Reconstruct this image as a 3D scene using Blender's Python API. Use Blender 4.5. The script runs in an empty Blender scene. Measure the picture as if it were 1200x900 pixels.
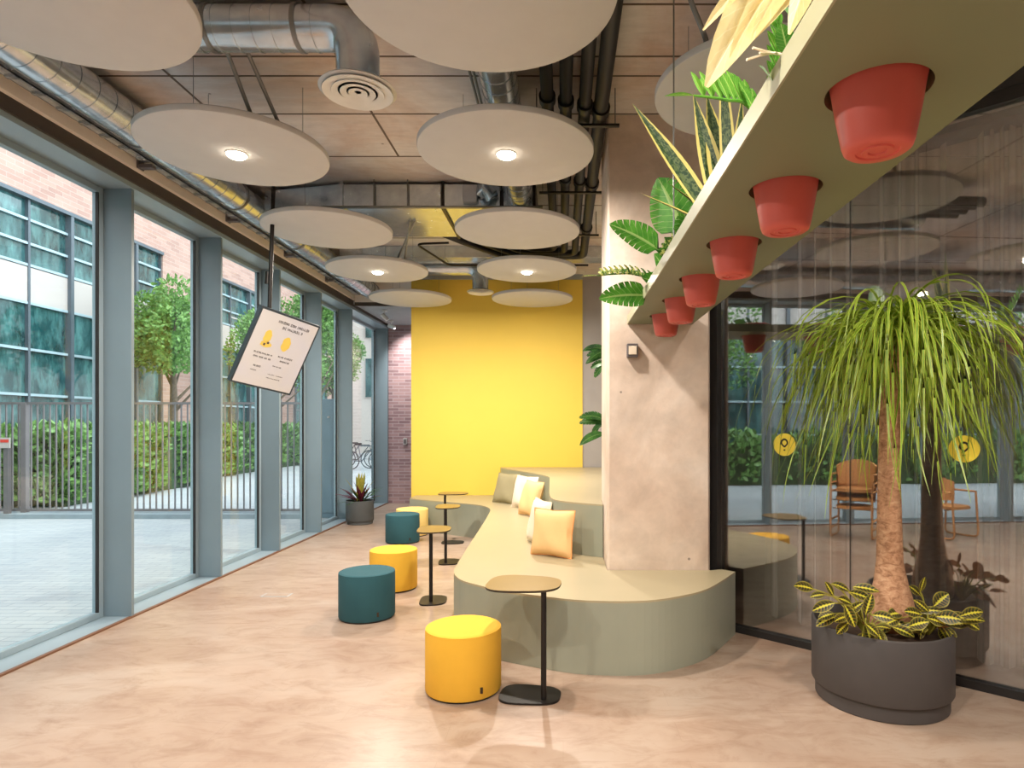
import bpy, bmesh, math, random
from mathutils import Vector, Matrix
PI = math.pi
rnd = random.Random(7)
scene = bpy.context.scene
col = scene.collection
V = Vector

# ------------------------------------------------------------------ materials
def srgb(r, g, b):
    f = lambda c: (c/255/12.92) if c/255 <= .04045 else ((c/255+.055)/1.055)**2.4
    return (f(r), f(g), f(b), 1)

class NT:
    def __init__(s, name):
        s.m = bpy.data.materials.new(name); s.m.use_nodes = True
        s.t = s.m.node_tree; s.t.nodes.clear()
        s.out = s.n('ShaderNodeOutputMaterial')
    def n(s, kind, **kw):
        nd = s.t.nodes.new(kind)
        for k, v in kw.items(): setattr(nd, k, v)
        return nd
    def link(s, a, b): s.t.links.new(a, b)
    def val(s, sock, v):
        if isinstance(v, bpy.types.NodeSocket): s.link(v, sock)
        else: sock.default_value = v
    def math(s, op, a, b=0.0, c=0.0, clamp=False):
        nd = s.n('ShaderNodeMath', operation=op, use_clamp=clamp)
        s.val(nd.inputs[0], a); s.val(nd.inputs[1], b); s.val(nd.inputs[2], c)
        return nd.outputs[0]
    def mix(s, f, a, b, blend='MIX'):
        nd = s.n('ShaderNodeMix', data_type='RGBA', blend_type=blend)
        s.val(nd.inputs[0], f); s.val(nd.inputs[6], a); s.val(nd.inputs[7], b)
        return nd.outputs[2]
    def coord(s, kind='Object', scale=(1, 1, 1), rot=(0, 0, 0)):
        tc = s.n('ShaderNodeTexCoord'); mp = s.n('ShaderNodeMapping')
        mp.inputs['Scale'].default_value = scale; mp.inputs['Rotation'].default_value = rot
        s.link(tc.outputs[kind], mp.inputs['Vector']); return mp.outputs[0]
    def world(s, scale=(1, 1, 1)):
        g = s.n('ShaderNodeNewGeometry'); mp = s.n('ShaderNodeMapping')
        mp.inputs['Scale'].default_value = scale
        s.link(g.outputs['Position'], mp.inputs['Vector']); return mp.outputs[0]
    def noise(s, vec, scale, detail=4, rough=.55, dist=0):
        nd = s.n('ShaderNodeTexNoise'); s.link(vec, nd.inputs['Vector'])
        nd.inputs['Scale'].default_value = scale; nd.inputs['Detail'].default_value = detail
        nd.inputs['Roughness'].default_value = rough; nd.inputs['Distortion'].default_value = dist
        return nd.outputs[0]
    def ramp(s, f, stops):
        nd = s.n('ShaderNodeValToRGB'); s.link(f, nd.inputs[0])
        e = nd.color_ramp.elements
        while len(e) < len(stops): e.new(.5)
        for el, (p, c) in zip(e, stops): el.position = p; el.color = c
        return nd.outputs[0]
    def bump(s, h, strength=.2, dist=.01):
        nd = s.n('ShaderNodeBump'); s.link(h, nd.inputs['Height'])
        nd.inputs['Strength'].default_value = strength; nd.inputs['Distance'].default_value = dist
        return nd.outputs[0]
    def bsdf(s, color, rough=.5, metal=0, normal=None, spec=None, emis=None, estr=0, trans=None, coat=None):
        p = s.n('ShaderNodeBsdfPrincipled')
        s.val(p.inputs['Base Color'], color); s.val(p.inputs['Roughness'], rough); s.val(p.inputs['Metallic'], metal)
        if normal is not None: s.link(normal, p.inputs['Normal'])
        if spec is not None: p.inputs['Specular IOR Level'].default_value = spec
        if emis is not None: s.val(p.inputs['Emission Color'], emis); p.inputs['Emission Strength'].default_value = estr
        if coat is not None: p.inputs['Coat Weight'].default_value = coat; p.inputs['Coat Roughness'].default_value = .15
        s.link(p.outputs[0], s.out.inputs[0]); return p

def simple(name, c, rough=.5, metal=0, var=.08, vs=6, bump=0, bs=60, spec=None, coat=None):
    m = NT(name); co = m.coord()
    f = m.noise(co, vs)
    d = tuple(x*(1-var) for x in c[:3])+(1,); l = tuple(min(1, x*(1+var)) for x in c[:3])+(1,)
    cc = m.ramp(f, [(.3, d), (.7, l)])
    nrm = m.bump(m.noise(co, bs, 2), bump, .004) if bump else None
    m.bsdf(cc, rough, metal, nrm, spec, coat=coat)
    return m.m

M = {}
M['disc'] = simple('white_felt', srgb(244, 244, 246), .9, bump=.15, bs=300, var=.01)
M['disc_rim'] = simple('felt_edge', srgb(205, 204, 204), .9, var=.02)
M['steel_blue'] = simple('grey_blue_steel', srgb(122, 140, 150), .4, .0, var=.04, vs=2)
M['steel_light'] = simple('light_blue_steel', srgb(150, 168, 178), .35, .1, var=.04, vs=2)
M['dark_frame'] = simple('dark_frame', srgb(46, 44, 44), .4, .3)
M['groove'] = simple('dark_groove', srgb(66, 58, 52), .6)
M['beige_wall'] = simple('beige_plaster', srgb(236, 228, 222), .85, var=.03, vs=3, bump=.1)
M['grey_wall'] = simple('grey_plaster', srgb(168, 162, 158), .85, var=.04, vs=3)
M['dark_wall'] = simple('dark_plaster', srgb(44, 42, 42), .8)
M['soffit'] = simple('dark_grey_soffit', srgb(158, 164, 168), .7)
M['yellow'] = simple('yellow_paint', srgb(240, 206, 84), .6, var=.015, vs=2)
M['laminate'] = simple('sage_laminate', srgb(152, 156, 140), .42, var=.02, vs=3)
M['laminate_top_lit'] = simple('sage_laminate_lit', srgb(172, 160, 130), .38, var=.02, vs=3)  # same laminate as the body, with the warm light put into its colour
M['sage_shelf'] = simple('sage_green_shelf', srgb(122, 128, 98), .5, var=.02, vs=3)
M['sage_edge'] = simple('pale_sage_edge', srgb(160, 158, 128), .5, var=.02, vs=3)
M['pouf_yellow'] = simple('yellow_felt', srgb(238, 184, 58), .9, bump=.2, bs=220, var=.03)
M['pouf_cream'] = simple('cream_felt', srgb(246, 214, 130), .9, bump=.2, bs=220, var=.03)
M['pouf_teal'] = simple('teal_felt', srgb(40, 86, 96), .9, bump=.2, bs=220, var=.05)
M['pouf_base'] = simple('dark_base', srgb(40, 36, 34), .6)
M['black_metal'] = simple('black_metal', srgb(36, 32, 30), .4, .4)
M['bronze'] = simple('brown_table_top', srgb(134, 108, 58), .35, .1, var=.04)
M['bronze_edge'] = simple('dark_table_edge', srgb(54, 44, 34), .45)
M['galv'] = None
M['black_pipe'] = simple('black_insulation', srgb(30, 29, 29), .55, var=.1)
M['pipe_joint'] = simple('black_tape', srgb(24, 23, 23), .45)
M['conduit'] = simple('grey_conduit', srgb(132, 132, 130), .4, .4)
M['white_plastic'] = simple('white_plastic', srgb(225, 224, 220), .4)
M['grille'] = simple('grey_grille', srgb(190, 190, 190), .4, .2)
M['terracotta'] = simple('terracotta_plastic', srgb(206, 92, 80), .45, var=.04, vs=4)
M['pot_gap'] = simple('black_gap', srgb(20, 18, 16), .8)
M['soil'] = simple('soil', srgb(60, 44, 32), .95, var=.4, vs=40, bump=.6)
M['planter'] = simple('charcoal_planter', srgb(72, 68, 68), .55, var=.05)
M['planter_far'] = simple('grey_planter', srgb(86, 90, 92), .55, var=.05)
M['rattan'] = simple('rattan', srgb(196, 142, 86), .55, var=.15, vs=30)
M['chrome'] = simple('tube_metal', srgb(170, 165, 160), .25, .9)
M['cushion_peach'] = simple('peach_fabric', srgb(240, 196, 138), .9, bump=.3, bs=160, var=.04)
M['cushion_white'] = simple('cream_fabric', srgb(242, 226, 204), .9, bump=.3, bs=160, var=.04)
M['cushion_grey'] = simple('olive_grey_fabric', srgb(156, 146, 112), .9, bump=.3, bs=160, var=.05)
M['cushion_side'] = simple('apricot_fabric', srgb(232, 158, 96), .9, bump=.3, bs=160, var=.04)
M['tag'] = simple('dark_tag', srgb(60, 40, 20), .7)
M['screen_back'] = simple('dark_screen_shell', srgb(50, 62, 72), .4)
M['screen_text'] = simple('screen_print', srgb(70, 66, 72), .6)
M['screen_yellow'] = simple('screen_yellow_shape', srgb(238, 206, 96), .6)
M['sticker'] = simple('yellow_sticker', srgb(255, 232, 80), .5, var=.01)
M['sticker_ink'] = simple('sticker_ink', srgb(40, 34, 20), .5)
M['fence'] = simple('fence_metal', srgb(112, 106, 108), .5, .3)
M['kerb'] = simple('kerb_stone', srgb(130, 140, 146), .7)
M['cabinet'] = simple('blue_grey_cabinet', srgb(92, 112, 124), .5)
M['white_render'] = simple('white_render', srgb(196, 188, 182), .8, var=.03, vs=.4)
M['white_panel'] = simple('white_panel', srgb(170, 160, 156), .6, var=.03, vs=.4)
M['mullion_grey'] = simple('facade_mullion', srgb(84, 92, 100), .4, .3)
M['mullion_white'] = simple('facade_transom', srgb(150, 168, 176), .4, .1)
M['bark'] = simple('tree_bark', srgb(96, 80, 64), .9, var=.3, vs=20, bump=.5)
M['tyre'] = simple('black_rubber', srgb(26, 26, 28), .7)
M['bike_paint'] = simple('bike_paint', srgb(60, 70, 84), .4)
M['spot_white'] = simple('white_spotlight', srgb(230, 232, 234), .35)
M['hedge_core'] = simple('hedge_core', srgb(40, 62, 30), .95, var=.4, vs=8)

def galv():
    m = NT('galvanised_steel'); w = m.coord()
    f = m.noise(w, 9, 5, .6)
    c = m.ramp(f, [(.3, srgb(186, 196, 204)), (.7, srgb(222, 230, 236))])
    r = m.math('MULTIPLY_ADD', f, .2, .14)
    m.bsdf(c, r, .78, m.bump(m.noise(w, 5, 2), .12, .02)); return m.m
M['galv'] = galv()

def concrete(name, a, b, c, seam=None, stain=1.0):
    m = NT(name); w = m.world()
    n1 = m.noise(w, .9, 6, .62, .6); n2 = m.noise(m.world((1, 3.5, 1)), 5, 5, .65, .3); n3 = m.noise(w, 40, 3)
    base = m.ramp(n1, [(.32, a), (.52, b), (.68, c)])
    d = m.math('MULTIPLY_ADD', n2, .45*stain, 1-.22*stain)
    colr = m.mix(1, base, m.n('ShaderNodeCombineColor').outputs[0], 'MULTIPLY')
    cb = colr.node.inputs[7].links[0].from_node
    for k in range(3): m.link(d, cb.inputs[k])
    # small pin holes
    vo = m.n('ShaderNodeTexVoronoi', feature='F1'); m.link(w, vo.inputs['Vector']); vo.inputs['Scale'].default_value = 3.2
    pin = m.math('LESS_THAN', vo.outputs['Distance'], .035)
    colr = m.mix(m.math('MULTIPLY', pin, .6), colr, srgb(70, 60, 55))
    h = m.math('ADD', m.math('MULTIPLY', n2, .6), m.math('MULTIPLY', n3, .4))
    m.bsdf(colr, .75, 0, m.bump(h, .25, .01)); return m.m
M['ceiling'] = concrete('concrete_ceiling', srgb(202, 180, 168), srgb(220, 214, 212), srgb(228, 227, 228))
M['column'] = concrete('concrete_column', srgb(196, 170, 152), srgb(214, 194, 178), srgb(228, 214, 202), stain=1.25)
M['seam'] = simple('formwork_joint', srgb(112, 98, 88), .9)

def floor_mat():
    m = NT('vinyl_floor'); w = m.world((1, 1, 1))
    n1 = m.noise(m.world((.8, 1.2, 1)), 1.3, 5, .6, .8)
    n2 = m.noise(m.world((1.3, 2.6, 1)), 2.4, 8, .72, .8)
    base = m.ramp(n1, [(.3, srgb(166, 139, 120)), (.55, srgb(180, 158, 141)), (.75, srgb(186, 170, 156))])
    f2 = m.ramp(n2, [(.46, (1, 1, 1, 1)), (.60, (.86, .81, .77, 1)), (.74, (.66, .58, .52, 1))])
    c = m.mix(.95, base, f2, 'MULTIPLY')
    br = m.n('ShaderNodeTexBrick'); m.link(w, br.inputs['Vector'])
    br.inputs['Scale'].default_value = 1; br.inputs['Brick Width'].default_value = 1.2; br.inputs['Row Height'].default_value = .2
    br.inputs['Mortar Size'].default_value = .0015; br.inputs['Mortar Smooth'].default_value = .3
    br.inputs['Color1'].default_value = (.93, .93, .93, 1); br.inputs['Color2'].default_value = (1, 1, 1, 1); br.inputs['Mortar'].default_value = (.8, .78, .76, 1)
    c = m.mix(.7, c, br.outputs['Color'], 'MULTIPLY')
    m.bsdf(c, m.math('MULTIPLY_ADD', n2, .2, .22), 0, m.bump(n2, .05, .003), spec=.5); return m.m
M['floor'] = floor_mat()

def brick_mat(name, c1, c2, mortar, axis, bw=.24, bh=.065, mix=.6, rough=.85):
    m = NT(name); g = m.n('ShaderNodeNewGeometry'); sp = m.n('ShaderNodeSeparateXYZ'); cb = m.n('ShaderNodeCombineXYZ')
    m.link(g.outputs['Position'], sp.inputs[0]); m.link(sp.outputs[axis], cb.inputs[0]); m.link(sp.outputs[2], cb.inputs[1])
    br = m.n('ShaderNodeTexBrick'); m.link(cb.outputs[0], br.inputs['Vector'])
    br.inputs['Scale'].default_value = 1; br.inputs['Brick Width'].default_value = bw; br.inputs['Row Height'].default_value = bh
    br.inputs['Mortar Size'].default_value = .006; br.inputs['Color1'].default_value = c1; br.inputs['Color2'].default_value = c2
    br.inputs['Mortar'].default_value = mortar; br.inputs['Bias'].default_value = -.1
    n = m.noise(cb.outputs[0], .7, 4); n2 = m.noise(cb.outputs[0], 9, 3)
    c = m.mix(m.math('MULTIPLY', n2, mix), br.outputs['Color'], m.ramp(n, [(.35, c2), (.65, c1)]))
    m.bsdf(c, rough, 0, m.bump(br.outputs['Fac'], .3, -.01)); return m.m
M['brick_in'] = brick_mat('dark_brick', srgb(176, 146, 148), srgb(118, 92, 100), srgb(190, 178, 180), 0)
M['brick_out'] = brick_mat('pink_brick', srgb(176, 142, 130), srgb(150, 116, 106), srgb(178, 166, 160), 1, .45, .12)
M['brick_far'] = brick_mat('far_brick', srgb(190, 150, 130), srgb(172, 130, 112), srgb(200, 180, 170), 0, .3, .1)

def paving():
    m = NT('light_paving'); w = m.world((1, 1, 1))
    br = m.n('ShaderNodeTexBrick'); m.link(w, br.inputs['Vector'])
    br.inputs['Scale'].default_value = 1; br.inputs['Brick Width'].default_value = .3; br.inputs['Row Height'].default_value = .1
    br.inputs['Mortar Size'].default_value = .006
    br.inputs['Color1'].default_value = srgb(166, 168, 172); br.inputs['Color2'].default_value = srgb(150, 154, 160); br.inputs['Mortar'].default_value = srgb(118, 122, 128)
    n = m.noise(w, .6, 5)
    c = m.mix(.35, br.outputs['Color'], m.ramp(n, [(.35, srgb(148, 152, 156)), (.65, srgb(172, 172, 170))]))
    m.bsdf(c, .7); return m.m
M['paving'] = paving()

def thin_glass(name, tint, refl_add, ior=1.5, rough=0.0):
    m = NT(name)
    tr = m.n('ShaderNodeBsdfTransparent'); tr.inputs[0].default_value = tint
    gl = m.n('ShaderNodeBsdfGlossy'); gl.inputs['Roughness'].default_value = rough; gl.inputs[0].default_value = (1, 1, 1, 1)
    lw = m.n('ShaderNodeLayerWeight'); lw.inputs[0].default_value = .5
    f0 = ((ior-1)/(ior+1))**2+refl_add
    f = m.math('MULTIPLY_ADD', m.math('POWER', lw.outputs['Facing'], 5), 1-f0, f0, clamp=True)
    mx = m.n('ShaderNodeMixShader'); m.link(f, mx.inputs[0]); m.link(tr.outputs[0], mx.inputs[1]); m.link(gl.outputs[0], mx.inputs[2])
    m.link(mx.outputs[0], m.out.inputs[0]); return m.m
M['glass'] = thin_glass('window_glass', (.93, .98, .97, 1), 0.0, 1.35)
M['glass_dark'] = thin_glass('reflective_glass', (.95, .95, .95, 1), .17, 1.5)

def facade_glass():
    m = NT('teal_facade_glass'); w = m.world((1, .6, .35))
    n = m.noise(w, 1.2, 5, .7, .6); n2 = m.noise(m.world((1, 1.2, .5)), 2.5, 4, .7)  # colour noise imitates trees and buildings reflected in the panes
    c = m.ramp(n, [(.35, srgb(16, 44, 50)), (.5, srgb(34, 78, 84)), (.68, srgb(84, 130, 134))])
    c = m.mix(.4, c, m.ramp(n2, [(.45, srgb(14, 36, 30)), (.62, srgb(96, 140, 136))]))
    m.bsdf(c, .06, 0, spec=.8); return m.m
M['facade_glass'] = facade_glass()

def curtain_mat():
    m = NT('sheer_curtain')
    tr = m.n('ShaderNodeBsdfTransparent'); df = m.n('ShaderNodeBsdfDiffuse'); tl = m.n('ShaderNodeBsdfTranslucent')
    df.inputs[0].default_value = srgb(205, 198, 190); tl.inputs[0].default_value = srgb(190, 184, 178)
    a = m.n('ShaderNodeMixShader'); a.inputs[0].default_value = .35; m.link(df.outputs[0], a.inputs[1]); m.link(tl.outputs[0], a.inputs[2])
    lw = m.n('ShaderNodeLayerWeight'); lw.inputs[0].default_value = .35
    f = m.math('MULTIPLY_ADD', m.math('POWER', lw.outputs['Facing'], 1.4), 1.3, .16, clamp=True)
    b = m.n('ShaderNodeMixShader'); m.link(f, b.inputs[0]); m.link(tr.outputs[0], b.inputs[1]); m.link(a.outputs[0], b.inputs[2])
    m.link(b.outputs[0], m.out.inputs[0]); return m.m
M['curtain'] = curtain_mat()

def emit(name, c, s):
    m = NT(name); e = m.n('ShaderNodeEmission'); e.inputs[0].default_value = c; e.inputs[1].default_value = s
    m.link(e.outputs[0], m.out.inputs[0]); return m.m
M['lamp'] = emit('warm_lamp', (1, .86, .66, 1), 16)
M['display'] = None

def leaf_mat(name, mode, c1, c2, c3, trans=.25, rough=.4):
    """UV: u along the leaf 0..1, v across 0..1"""
    m = NT(name); tc = m.n('ShaderNodeTexCoord'); sp = m.n('ShaderNodeSeparateXYZ'); m.link(tc.outputs['UV'], sp.inputs[0])
    u, v = sp.outputs[0], sp.outputs[1]
    d = m.math('MULTIPLY', m.math('ABSOLUTE', m.math('SUBTRACT', v, .5)), 2)       # 0 at midrib, 1 at margin
    n = m.noise(m.coord('Object'), 14, 3)
    base = m.ramp(n, [(.3, c1), (.7, c2)])
    if mode == 'plain':
        c = m.mix(m.math('MULTIPLY', m.math('LESS_THAN', d, .09), .7), base, c3)
        c = m.mix(m.math('MULTIPLY', m.math('LESS_THAN', m.math('FRACT', m.math('MULTIPLY_ADD', u, 9, m.math('MULTIPLY', d, -1.6))), .1), .35), c, c3)
    elif mode == 'edge':      # snake plant: yellow margins, dark cross bands
        wv = m.n('ShaderNodeTexNoise'); cb = m.n('ShaderNodeCombineXYZ'); m.link(m.math('MULTIPLY', u, 16), cb.inputs[0]); m.link(m.math('MULTIPLY', v, 2.5), cb.inputs[1])
        m.link(cb.outputs[0], wv.inputs['Vector']); wv.inputs['Scale'].default_value = 2; wv.inputs['Distortion'].default_value = 1.2
        inner = m.ramp(wv.outputs[0], [(.44, c1), (.56, c2)])
        c = m.mix(m.math('GREATER_THAN', m.math('ADD', d, m.math('MULTIPLY', n, .12)), .72), inner, c3)
    elif mode == 'maranta':
        st = m.math('FRACT', m.math('ADD', m.math('MULTIPLY', u, 7), m.math('MULTIPLY', d, -1.1)))
        vein = m.math('LESS_THAN', st, .16)
        blotch = m.math('MULTIPLY', m.math('GREATER_THAN', st, .42), m.math('LESS_THAN', d, .62))
        c = m.mix(blotch, base, c2)
        c = m.mix(m.math('MULTIPLY', vein, .8), c, c3)
        cen = m.math('LESS_THAN', m.math('ADD', d, m.math('MULTIPLY', st, .15)), .26)
        c = m.mix(cen, c, srgb(226, 218, 70))
        c = m.mix(m.math('GREATER_THAN', d, .86), c, srgb(170, 160, 70))
        bf = m.n('ShaderNodeNewGeometry'); c = m.mix(bf.outputs['Backfacing'], c, m.mix(vein, srgb(150, 92, 52), srgb(186, 130, 80)))
    elif mode == 'blade':     # narrow leaf with yellow stripe
        c = m.mix(m.math('GREATER_THAN', d, .5), base, c3)
    elif mode == 'mottle':
        n3 = m.noise(m.coord('Object'), 42, 4, .7)
        c = m.mix(m.math('GREATER_THAN', n3, .52), base, c3)
    p = m.bsdf(c, rough)
    tl = m.n('ShaderNodeBsdfTranslucent'); m.link(c, tl.inputs[0])
    mx = m.n('ShaderNodeMixShader'); mx.inputs[0].default_value = trans
    m.link(p.outputs[0], mx.inputs[1]); m.link(tl.outputs[0], mx.inputs[2]); m.link(mx.outputs[0], m.out.inputs[0])
    return m.m
M['leaf_green'] = leaf_mat('green_leaf', 'plain', srgb(52, 122, 36), srgb(96, 166, 56), srgb(176, 206, 130))
M['leaf_zz'] = leaf_mat('glossy_leaflet', 'plain', srgb(60, 128, 40), srgb(116, 178, 64), srgb(190, 214, 120), rough=.25)
M['leaf_snake'] = leaf_mat('snake_leaf', 'edge', srgb(44, 72, 48), srgb(98, 116, 74), srgb(226, 212, 124))
M['leaf_palm'] = leaf_mat('ponytail_leaf', 'blade', srgb(76, 122, 30), srgb(132, 172, 48), srgb(184, 196, 76), trans=.25)
M['leaf_maranta'] = leaf_mat('prayer_leaf', 'maranta', srgb(96, 108, 44), srgb(42, 50, 26), srgb(176, 120, 50))
M['leaf_pale'] = leaf_mat('pale_dry_leaf', 'plain', srgb(206, 186, 124), srgb(230, 214, 160), srgb(240, 230, 190), trans=.4)
M['leaf_mottle'] = leaf_mat('mottled_leaf', 'mottle', srgb(50, 96, 40), srgb(80, 128, 50), srgb(216, 214, 130))
M['leaf_dark'] = leaf_mat('dark_green_leaf', 'plain', srgb(30, 78, 38), srgb(66, 122, 52), srgb(120, 160, 90))
M['leaf_purple'] = leaf_mat('purple_leaf', 'plain', srgb(84, 28, 52), srgb(130, 48, 70), srgb(170, 90, 100))
M['leaf_lime'] = leaf_mat('lime_leaf', 'plain', srgb(150, 150, 60), srgb(196, 186, 80), srgb(214, 206, 130))
M['leaf_hedge'] = leaf_mat('hedge_leaf', 'plain', srgb(54, 98, 38), srgb(124, 164, 86), srgb(160, 190, 120))
M['leaf_tree'] = leaf_mat('tree_leaf', 'plain', srgb(66, 112, 50), srgb(126, 168, 84), srgb(160, 190, 110))

def trunk_mat():
    m = NT('palm_trunk'); co = m.coord('Object', (1, 1, 1.6))
    n = m.noise(co, 22, 6, .7, .8); n2 = m.noise(m.coord('Object', (3, 3, .6)), 12, 4)
    c = m.ramp(n, [(.32, srgb(128, 88, 62)), (.5, srgb(196, 150, 116)), (.68, srgb(222, 184, 150))])
    c = m.mix(m.math('MULTIPLY', n2, .4), c, srgb(170, 120, 86))
    m.bsdf(c, .85, 0, m.bump(n, .6, .01)); return m.m
M['trunk'] = trunk_mat()

def display_mat():
    m = NT('lit_display'); c = m.ramp(m.noise(m.coord(), 2, 2), [(.4, srgb(206, 204, 206)), (.65, srgb(202, 202, 216))])
    m.bsdf(c, .35, 0, emis=c, estr=.05); return m.m
M['display'] = display_mat()

# ------------------------------------------------------------------ object helpers
WL = {}
def tag(o, label=None, cat=None, group=None, kind=None):
    if label: o['label'] = label
    if cat: o['category'] = cat
    if group: o['group'] = group
    if kind: o['kind'] = kind
    return o
def thing(name, label, cat, loc, group=None):
    o = bpy.data.objects.new(name, None); col.objects.link(o); o.location = loc; o.empty_display_size = .1
    WL[o] = V(loc); return tag(o, label, cat, group)
def obj(name, bm, mat, parent=None, smooth=False, mats=None, origin=None):
    """link a bmesh built in world coordinates as one object; origin at its base centre"""
    if smooth:
        for f in bm.faces: f.smooth = True
    vs = [v.co for v in bm.verts]
    lo = V((min(v.x for v in vs), min(v.y for v in vs), min(v.z for v in vs)))
    hi = V((max(v.x for v in vs), max(v.y for v in vs), max(v.z for v in vs)))
    w = V(origin) if origin else V(((lo.x+hi.x)/2, (lo.y+hi.y)/2, lo.z))
    bmesh.ops.translate(bm, verts=bm.verts, vec=-w)
    me = bpy.data.meshes.new(name); bm.to_mesh(me); bm.free()
    for mm in (mats or [mat]): me.materials.append(M[mm])
    o = bpy.data.objects.new(name, me); col.objects.link(o); WL[o] = w
    if parent is not None:
        o.parent = parent; o.location = w-WL[parent]
    else: o.location = w
    if smooth:
        try: me.set_sharp_from_angle(angle=math.radians(38))
        except Exception: pass
    return o
def struct(name, bm, mat, smooth=False, mats=None):
    return tag(obj(name, bm, mat, None, smooth, mats), kind='structure')
def BM():
    bm = bmesh.new(); bm.loops.layers.uv.new('UVMap'); return bm
def add_box(bm, lo, hi, bev=0, mi=0):
    lo, hi = V(lo), V(hi)
    r = bmesh.ops.create_cube(bm, size=1)
    bmesh.ops.scale(bm, vec=hi-lo, verts=r['verts']); bmesh.ops.translate(bm, vec=(lo+hi)/2, verts=r['verts'])
    fs = {f for v in r['verts'] for f in v.link_faces}
    for f in fs: f.material_index = mi
    if bev:
        es = list({e for v in r['verts'] for e in v.link_edges})
        bmesh.ops.bevel(bm, geom=es, offset=bev, segments=2, affect='EDGES', profile=.5)
    return bm
def box(lo, hi, bev=0): return add_box(BM(), lo, hi, bev)
def add_lathe(bm, prof, c, n=48, sx=1, sy=1, mi=0, caps=True):
    """prof: (r, z) from bottom to top"""
    rings = []
    for r, z in prof:
        if r < 1e-5: rings.append([bm.verts.new((c[0], c[1], c[2]+z))]); continue
        rings.append([bm.verts.new((c[0]+r*sx*math.cos(2*PI*i/n), c[1]+r*sy*math.sin(2*PI*i/n), c[2]+z)) for i in range(n)])
    for a, b in zip(rings, rings[1:]):
        for i in range(n):
            j = (i+1) % n
            if len(a) == 1 and len(b) == 1: continue
            if len(a) == 1: f = bm.faces.new((a[0], b[j], b[i]))
            elif len(b) == 1: f = bm.faces.new((a[i], a[j], b[0]))
            else: f = bm.faces.new((a[i], a[j], b[j], b[i]))
            f.material_index = mi
    if caps:
        if len(rings[0]) > 1: f = bm.faces.new(rings[0][::-1]); f.material_index = mi
        if len(rings[-1]) > 1: f = bm.faces.new(rings[-1]); f.material_index = mi
    return bm
def add_tube(bm, pts, r, n=12, mi=0, caps=True, radii=None):
    pts = [V(p) for p in pts]; m = len(pts)
    radii = radii or [r]*m
    t0 = (pts[1]-pts[0]).normalized()
    up = V((0, 0, 1)) if abs(t0.z) < .9 else V((1, 0, 0))
    nrm = t0.cross(up).normalized(); rings = []
    for i, p in enumerate(pts):
        t = (pts[min(i+1, m-1)]-pts[max(i-1, 0)]).normalized()
        nrm = (nrm-t*nrm.dot(t)).normalized(); b = t.cross(nrm)
        rings.append([bm.verts.new(p+(nrm*math.cos(2*PI*k/n)+b*math.sin(2*PI*k/n))*radii[i]) for k in range(n)])
    for a, b in zip(rings, rings[1:]):
        for k in range(n):
            j = (k+1) % n; f = bm.faces.new((a[k], a[j], b[j], b[k])); f.material_index = mi
    if caps:
        bm.faces.new(rings[0][::-1]).material_index = mi; bm.faces.new(rings[-1]).material_index = mi
    return bm
def tube(pts, r, n=12, **k): return add_tube(BM(), pts, r, n, **k)
def elbow(path, rad, seg=6):
    """round the corners of a polyline"""
    P = [V(p) for p in path]; out = [P[0]]
    for a, b, c in zip(P, P[1:], P[2:]):
        d1 = (a-b).normalized(); d2 = (c-b).normalized()
        s = b+d1*rad; e = b+d2*rad
        for k in range(seg+1):
            t = k/seg; out.append(s*(1-t)**2+b*2*t*(1-t)+e*t*t)
    out.append(P[-1]); return out
def spline(pts, n=8, closed=False):
    P = [V(p) for p in pts]; out = []; m = len(P)
    rng = range(m if closed else m-1)
    for i in rng:
        p0, p1, p2, p3 = (P[(i-1) % m], P[i], P[(i+1) % m], P[(i+2) % m]) if closed else (P[max(i-1, 0)], P[i], P[i+1], P[min(i+2, m-1)])
        for k in range(n):
            t = k/n
            out.append(.5*((2*p1)+(p2-p0)*t+(2*p0-5*p1+4*p2-p3)*t*t+(3*p1-p0-3*p2+p3)*t**3))
    if not closed: out.append(P[-1])
    return out
def add_prism(bm, poly, z0, z1, mi=0, bev=0):
    a = [bm.verts.new((p[0], p[1], z0)) for p in poly]; b = [bm.verts.new((p[0], p[1], z1)) for p in poly]
    n = len(poly); area = sum(poly[i][0]*poly[(i+1) % n][1]-poly[(i+1) % n][0]*poly[i][1] for i in range(n))
    ft = bm.faces.new(b); fb = bm.faces.new(a[::-1]); fs = [ft, fb]
    for i in range(n): fs.append(bm.faces.new((a[i], a[(i+1) % n], b[(i+1) % n], b[i])))
    for f in fs: f.material_index = mi
    if area < 0: bmesh.ops.reverse_faces(bm, faces=fs)
    if bev: bmesh.ops.bevel(bm, geom=list(ft.edges), offset=bev, segments=2, affect='EDGES')
    return bm
def superell(cx, cy, a, b, rot=0, e=3.2, n=40, skew=0):
    out = []
    for i in range(n):
        t = 2*PI*i/n; c, s = math.cos(t), math.sin(t)
        x = a*math.copysign(abs(c)**(2/e), c); y = b*math.copysign(abs(s)**(2/e), s)
        y *= 1+skew*x/a
        out.append((cx+x*math.cos(rot)-y*math.sin(rot), cy+x*math.sin(rot)+y*math.cos(rot)))
    return out
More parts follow.
